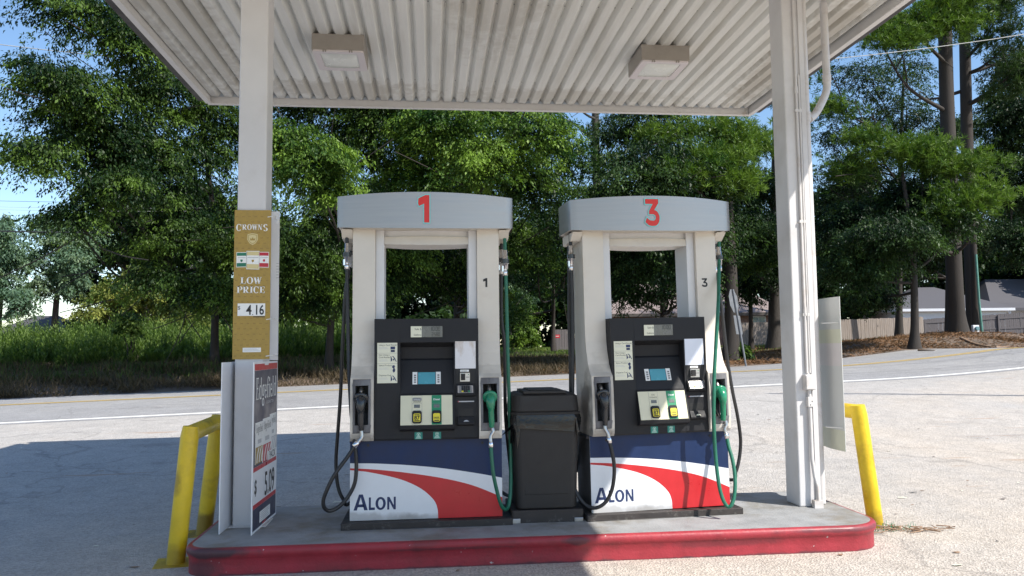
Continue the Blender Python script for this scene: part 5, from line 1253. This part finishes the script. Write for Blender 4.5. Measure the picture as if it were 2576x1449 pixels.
    for i in range(4):
        for j in range(4):
            m_ = 'yellow_label' if (i, j) == (0, 0) else 'green_label' if (i, j) == (3, 0) else ('sticker_white' if dirty else 'ink_black'); q.fbox(Fp, .249+.0155*i, .009+.0125*j, .262+.0155*i, .019+.0125*j, .005, .009, m_)
    q.build('pin_pad', con)
    q = MB(); q.fbox(Fc, .224, .868, .340, .876, .0004, .0016, 'pack_grey'); q.fbox(Fc, .224, .8685, .231, .8755, .0016, .002, 'pack_red'); q.build('reader_strip', con)
    q = MB(); q.fbox(Fc, .225, .765, .334, .822, .0004, .002, 'dark_recess'); q.prism([(-.050, .768), (-.062, .766), (-.088, .722), (-.086, .712), (-.050, .700)], .222, .338, 'dark_plastic')
    Fp = Fr((0, -.088, .722), (1, 0, 0), (0, .026, .044)); q.fpoly(Fp, [(.262, .012), (.302, .012), (.294, .020), (.282, .025), (.270, .020)], .0005, .0012, 'pack_grey' if not dirty else 'sticker_cream'); q.build('receipt_slot', con, .002)
    for uc in (-.055, .076):
        q = MB(); q.fbox(Fc, uc-.028, .613, uc+.028, .662, -.0005, .0022, 'green_sticker'); o = [(uc+.013*math.cos(k*math.pi/8), .647+.013*math.sin(k*math.pi/8)) for k in range(16)]
        q.fpoly(Fc, o, .0022, .0026, 'pale_green_ink'); q.fpoly(Fc, [(uc+(a-uc)*.8, .647+(b-.647)*.8) for a, b in o], .0026, .0029, 'green_sticker'); q.fbox(Fc, uc-.008, .648, uc+.008, .652, .0029, .0032, 'pale_green_ink'); q.fbox(Fc, uc-.003, .638, uc+.002, .650, .0029, .0032, 'pale_green_ink')
        for j in range(3): q.fbox(Fc, uc-.02+.003*j, .618+.006*j, uc+.018-.002*j, .621+.006*j, .0022, .0026, 'pale_green_ink')
        q.build('notice_sticker', con)
    # nozzles
    for xs_, m_, tilt in ((-.450, 'nozzle_black', .0), (.455, 'nozzle_green', .012)):
        q = MB(); nx = xs_
        body = spline([(nx+tilt*.4, -.112, .694), (nx+tilt*.3, -.122, .74), (nx, -.132, .80), (nx-.002, -.138, .845), (nx-.003, -.126, .885), (nx-.004, -.098, .915)], 4)
        rr = np.interp(np.linspace(0, 1, len(body)), [0, .2, .45, .62, .8, 1], [.0185, .0205, .021, .030, .037, .030]); q.tube(body, list(rr), m_, 14)
        noz = q.build('nozzle', t)
        q = MB(); c = Vector((nx-.004, -.090, .905)); ax = Vector((0, -.80, -.45)).normalized(); q.tube([c-ax*.022, c-ax*.014, c+ax*.004, c+ax*.014, c+ax*.018], [.030, .046, .054, .050, .034], m_, 18); q.build('splash_guard', noz)
        q = MB(); sp = spline([(nx-.004, -.075, .930), (nx-.006, -.05, .965), (nx-.008, -.01, .985), (nx-.008, .02, .975)], 4); q.tube(sp, [.0125+.0022*(i % 2) for i in range(len(sp))], 'steel', 12); q.build('spout', noz)
        q = MB(); q.tube(spline([(nx+.003, -.095, .865), (nx+.004, -.062, .82), (nx+.004, -.060, .75), (nx+.004, -.090, .705), (nx+.003, -.112, .70)], 4), .006, 'nozzle_black', 8); q.tube([(nx+.004, -.10, .86), (nx+.004, -.082, .80), (nx+.004, -.088, .745)], .006, 'steel', 8); q.build('trigger', noz)
    # hoses: points come in world coordinates
    for h in hoses:
        pts = [L(p) for p in h['pts']]; q = MB(); q.tube(spline(pts, 5), .0136, h['m'], 10); ho = q.build('hose', t)
        if h.get('swivel'):
            S = [Vector(L(p)) for p in h['swivel']]; q = MB(); q.tube(spline(S, 3), .0135, 'steel', 10); e = (S[-1]-S[-2]).normalized(); q.tube([S[-1]-e*.028, S[-1]-e*.02, S[-1]+e*.012, S[-1]+e*.014], [.014, .019, .019, .015], 'chrome', 12); q.build('swivel', ho)
        if h.get('coupling'):
            x, y, z = L(h['coupling']); q = MB()
            lathe_tube(q, x, y, [(z+.09, .0145), (z+.088, .018), (z+.052, .018), (z+.050, .021), (z+.024, .021), (z+.022, .030), (z-.012, .030), (z-.014, .021), (z-.050, .021), (z-.052, .0165), (z-.065, .0165), (z-.067, .019), (z-.10, .019), (z-.102, .0145)], 'chrome', 14)
            q.tube([(x, y, z+.0215), (x, y, z-.0115)], .0308, 'nozzle_black', 12); q.tube([(x-.02, y-.012, z-.03), (x-.02, y-.012, z-.072)], .009, 'chrome', 8); q.build('breakaway_coupling', ho)
    return t

add_wear('cream_panel', [((-.45, -.06, .95), .13, .2, .26, .30), ((.455, -.06, .92), .12, .2, .25, .25), ((-.54, .10, .84), .05, .16, .24, .8), ((-.45, -.07, .63), .15, .15, .04, .45)], (.10, .085, .07), False)
add_wear('white_panel', [((-.45, 0, .06), .5, .2, .05, .5), ((.2, 0, .05), .6, .2, .04, .4)], (.22, .20, .18), False)
def K(x0, y0, k): return lambda x, y, Y: tuple(atY((x0+x*k)/1.192547, (y0+y*k)/1.192547, Y))
k6 = K(960, 1200, 160/644); k1 = K(980, 900, 620/1248); kq = K(750, 560, 360/767); k3 = K(960, 540, 640/2208); k4 = K(1640, 540, 640/2208); kl = K(1680, 1080, 180/543); kr = K(2080, 1080, 180/543); kd = K(2150, 800, 350/1268)
Yp = 5.722
h1 = [dict(m='black_rubber', swivel=[k6(500, 375, Yp-.115), k6(508, 430, Yp-.118), k6(495, 470, Yp-.122), k6(425, 545, Yp-.13)],
           pts=[k6(425, 545, Yp-.13), k6(330, 690, Yp-.14), k6(240, 810, Yp-.15), k6(165, 920, Yp-.16), k6(95, 1060, Yp-.16), k6(45, 1190, Yp-.15), k6(42, 1275, Yp-.14), k6(75, 1325, Yp-.12), k6(125, 1338, Yp-.10), k6(205, 1305, Yp-.08), k6(290, 1230, Yp-.07), k6(368, 1120, Yp-.06), k6(420, 1000, Yp-.06), k6(438, 850, Yp-.06), k6(438, 710, Yp-.06), k6(425, 580, Yp-.06), k6(408, 440, Yp-.06), k6(388, 250, Yp-.05), k6(372, 90, Yp-.02),
                kq(633, 1180, Yp+.04), kq(628, 1000, Yp+.07), kq(624, 760, Yp+.09), kq(622, 600, Yp+.10), kq(621, 480, Yp+.10), kq(620, 380, Yp+.10), kq(619, 290, Yp+.10), kq(619, 262, Yp+.10)], coupling=kq(621, 440, Yp+.10)),
      dict(m='black_rubber', pts=[kq(640, 330, Yp+.27), kq(636, 520, Yp+.27), kq(612, 660, Yp+.27), kq(600, 860, Yp+.28), kq(588, 1100, Yp+.30), kq(578, 1340, Yp+.32), k6(215, 400, Yp+.36), k6(195, 680, Yp+.38), k6(196, 850, Yp+.38), k6(210, 1000, Yp+.38), k6(240, 1120, Yp+.37), k6(290, 1210, Yp+.37), k6(345, 1255, Yp+.41), (-.46, 6.24, .42), (-.42, 6.24, .62), (-.42, 6.18, .90), (-.42, 6.12, 1.0)], coupling=kq(640, 430, Yp+.27)),
      dict(m='green_rubber', swivel=[k1(1000, 775, Yp-.112), k1(1006, 795, Yp-.116), k1(990, 825, Yp-.12), k1(992, 880, Yp-.13)],
           pts=[k1(992, 880, Yp-.13), k1(997, 960, Yp-.14), k1(1008, 1060, Yp-.14), k1(1030, 1160, Yp-.12), k1(1052, 1235, Yp-.10), k1(1076, 1264, Yp-.05), k1(1098, 1242, Yp-.0), k1(1110, 1150, Yp+.04), k1(1112, 1000, Yp+.07), k1(1108, 820, Yp+.08), k1(1102, 600, Yp+.09), k1(1096, 400, Yp+.09), k1(1090, 150, Yp+.10), k3(1926, 1060, Yp+.10), k3(1918, 860, Yp+.10), k3(1914, 700, Yp+.10), k3(1912, 600, Yp+.10), k3(1910, 530, Yp+.10)], coupling=k3(1915, 850, Yp+.10)),
      dict(m='black_rubber', pts=[k3(1882, 560, Yp+.27), k3(1876, 800, Yp+.27), k3(1876, 1080, Yp+.27), k3(1880, 1449, Yp+.27), k1(1075, 300, Yp+.27), k1(1080, 700, Yp+.29), k1(1108, 1000, Yp+.32), k1(1120, 1180, Yp+.38), (.50, 6.24, .36), (.42, 6.25, .52), (.40, 6.18, .86), (.40, 6.12, .98)], coupling=k3(1876, 840, Yp+.27))]
make_pump('1', 'shaded fuel pump with a red number one on its silver crown', (-.028, Yp, .1835), 0., h1, False)
Y3 = 5.79; d3 = .055
h3 = [dict(m='black_rubber', swivel=[kl(405, 585, Y3-.15), kl(410, 625, Y3-.155), kl(435, 670, Y3-.16), kl(448, 735, Y3-.165)],
           pts=[kl(448, 735, Y3-.165), kl(470, 830, Y3-.17), kl(489, 940, Y3-.17), kl(489, 1060, Y3-.17), kl(468, 1180, Y3-.16), kl(418, 1280, Y3-.14), kl(345, 1333, Y3-.12), kl(270, 1333, Y3-.09), kl(198, 1278, Y3-.06), kl(140, 1180, Y3-.03), kl(107, 1060, Y3-.0), kl(97, 900, Y3+.02), kl(101, 700, Y3+.04), kl(107, 500, Y3+.05), kl(113, 300, Y3+.06), kl(116, 20, Y3+.07), k4(268, 1300, Y3+.08), k4(262, 1100, Y3+.08), k4(255, 900, Y3+.08), k4(250, 700, Y3+.08), k4(246, 580, Y3+.08), k4(245, 520, Y3+.08)], coupling=k4(252, 800, Y3+.08)),
      dict(m='black_rubber', pts=[k4(228, 580, Y3+.24), k4(230, 760, Y3+.24), k4(232, 1000, Y3+.24), k4(232, 1400, Y3+.25), kl(95, 100, Y3+.26), kl(100, 500, Y3+.28), kl(130, 800, Y3+.32), kl(160, 1000, Y3+.38), (1.22, 6.26, .50), (1.30, 6.26, .62), (1.32, 6.20, .9), (1.32, 6.13, 1.0)]),
      dict(m='green_rubber', swivel=[kr(290, 550, Y3-.06), kr(300, 590, Y3-.065), kr(285, 625, Y3-.07), kr(302, 695, Y3-.075)],
           pts=[kr(302, 695, Y3-.075), kr(322, 790, Y3-.10), kr(351, 890, Y3-.13), kr(372, 1010, Y3-.16), kr(378, 1130, Y3-.19), kr(368, 1240, Y3-.21), kr(342, 1315, Y3-.22), kr(308, 1325, Y3-.21), kr(268, 1262, Y3-.20), kr(236, 1150, Y3-.18), kr(214, 1000, Y3-.16), kr(200, 850, Y3-.14), kr(190, 700, Y3-.15), kr(184, 500, Y3-.155), kr(187, 300, Y3-.15), kr(191, 100, Y3-.12), k4(1775, 1300, Y3-.05), k4(1780, 1100, Y3+.03), k4(1784, 920, Y3+.11), k4(1785, 760, Y3+.16), k4(1784, 640, Y3+.16), k4(1784, 540, Y3+.16)], coupling=k4(1784, 810, Y3+.16)),
      dict(m='black_rubber', pts=[k4(1740, 560, Y3+.33), k4(1745, 760, Y3+.33), k4(1752, 960, Y3+.33), k4(1775, 1200, Y3+.33), kd(40, 330, Y3+.33), kr(305, -20, Y3+.33), kr(325, 110, Y3+.33), kr(358, 300, Y3+.33), kr(395, 480, Y3+.34), kr(420, 640, Y3+.35), kr(428, 760, Y3+.36), kr(414, 900, Y3+.36), kr(385, 1010, Y3+.35), kr(335, 1085, Y3+.38), (2.10, 6.32, .46), (2.0, 6.34, .58), (1.97, 6.27, .85), (1.97, 6.20, .98)], coupling=k4(1742, 830, Y3+.33))]
make_pump('3', 'half sunlit fuel pump with a red number three on its silver crown', (1.702, 5.781, .1835), R(4.3), h3, True, R(-.75))
# ------------------------------------------------------------------ light, sky, camera
to_sun = Vector((.715, -.60, 1.0)).normalized()
SUN_EL = math.asin(to_sun.z); SUN_AZ = math.atan2(to_sun.x, to_sun.y)
ld = bpy.data.lights.new('sun', 'SUN'); ld.energy = 4.2; ld.angle = R(.53); ld.color = (1.0, .945, .86)
lo = bpy.data.objects.new('sun', ld); COL.objects.link(lo); lo.rotation_euler = to_sun.to_track_quat('Z', 'Y').to_euler(); lo.location = (20, -20, 30)
w = bpy.data.worlds.new('World'); SC.world = w; w.use_nodes = True; nt = w.node_tree
bg = nt.nodes['Background']; sk = nt.nodes.new('ShaderNodeTexSky'); sk.sky_type = 'NISHITA'; sk.sun_disc = False
sk.sun_elevation = SUN_EL; sk.sun_rotation = SUN_AZ; sk.air_density = 1.0; sk.dust_density = .4; sk.ozone_density = 1.0; sk.altitude = 60
hs = nt.nodes.new('ShaderNodeHueSaturation'); hs.inputs['Saturation'].default_value = 1.12; nt.links.new(sk.outputs[0], hs.inputs['Color']); nt.links.new(hs.outputs[0], bg.inputs['Color']); bg.inputs['Strength'].default_value = .113
cd = bpy.data.cameras.new('camera'); co = bpy.data.objects.new('camera', cd); COL.objects.link(co); SC.camera = co
cd.sensor_width = 36; cd.sensor_fit = 'HORIZONTAL'; cd.lens = FPX/2576*36; cd.clip_end = 2000; cd.clip_start = .05
Mx = Matrix(((_R[0], _U[0], -_F[0], CAM[0]), (_R[1], _U[1], -_F[1], CAM[1]), (_R[2], _U[2], -_F[2], CAM[2]), (0, 0, 0, 1)))
co.matrix_world = Mx
SC.view_settings.view_transform = 'Standard'; SC.view_settings.look = 'None'; SC.view_settings.exposure = .88; SC.view_settings.gamma = 1
SC.cycles.max_bounces = 8; SC.cycles.diffuse_bounces = 4; SC.cycles.glossy_bounces = 3; SC.cycles.transmission_bounces = 6; SC.cycles.transparent_max_bounces = 8
SC.cycles.use_denoising = True
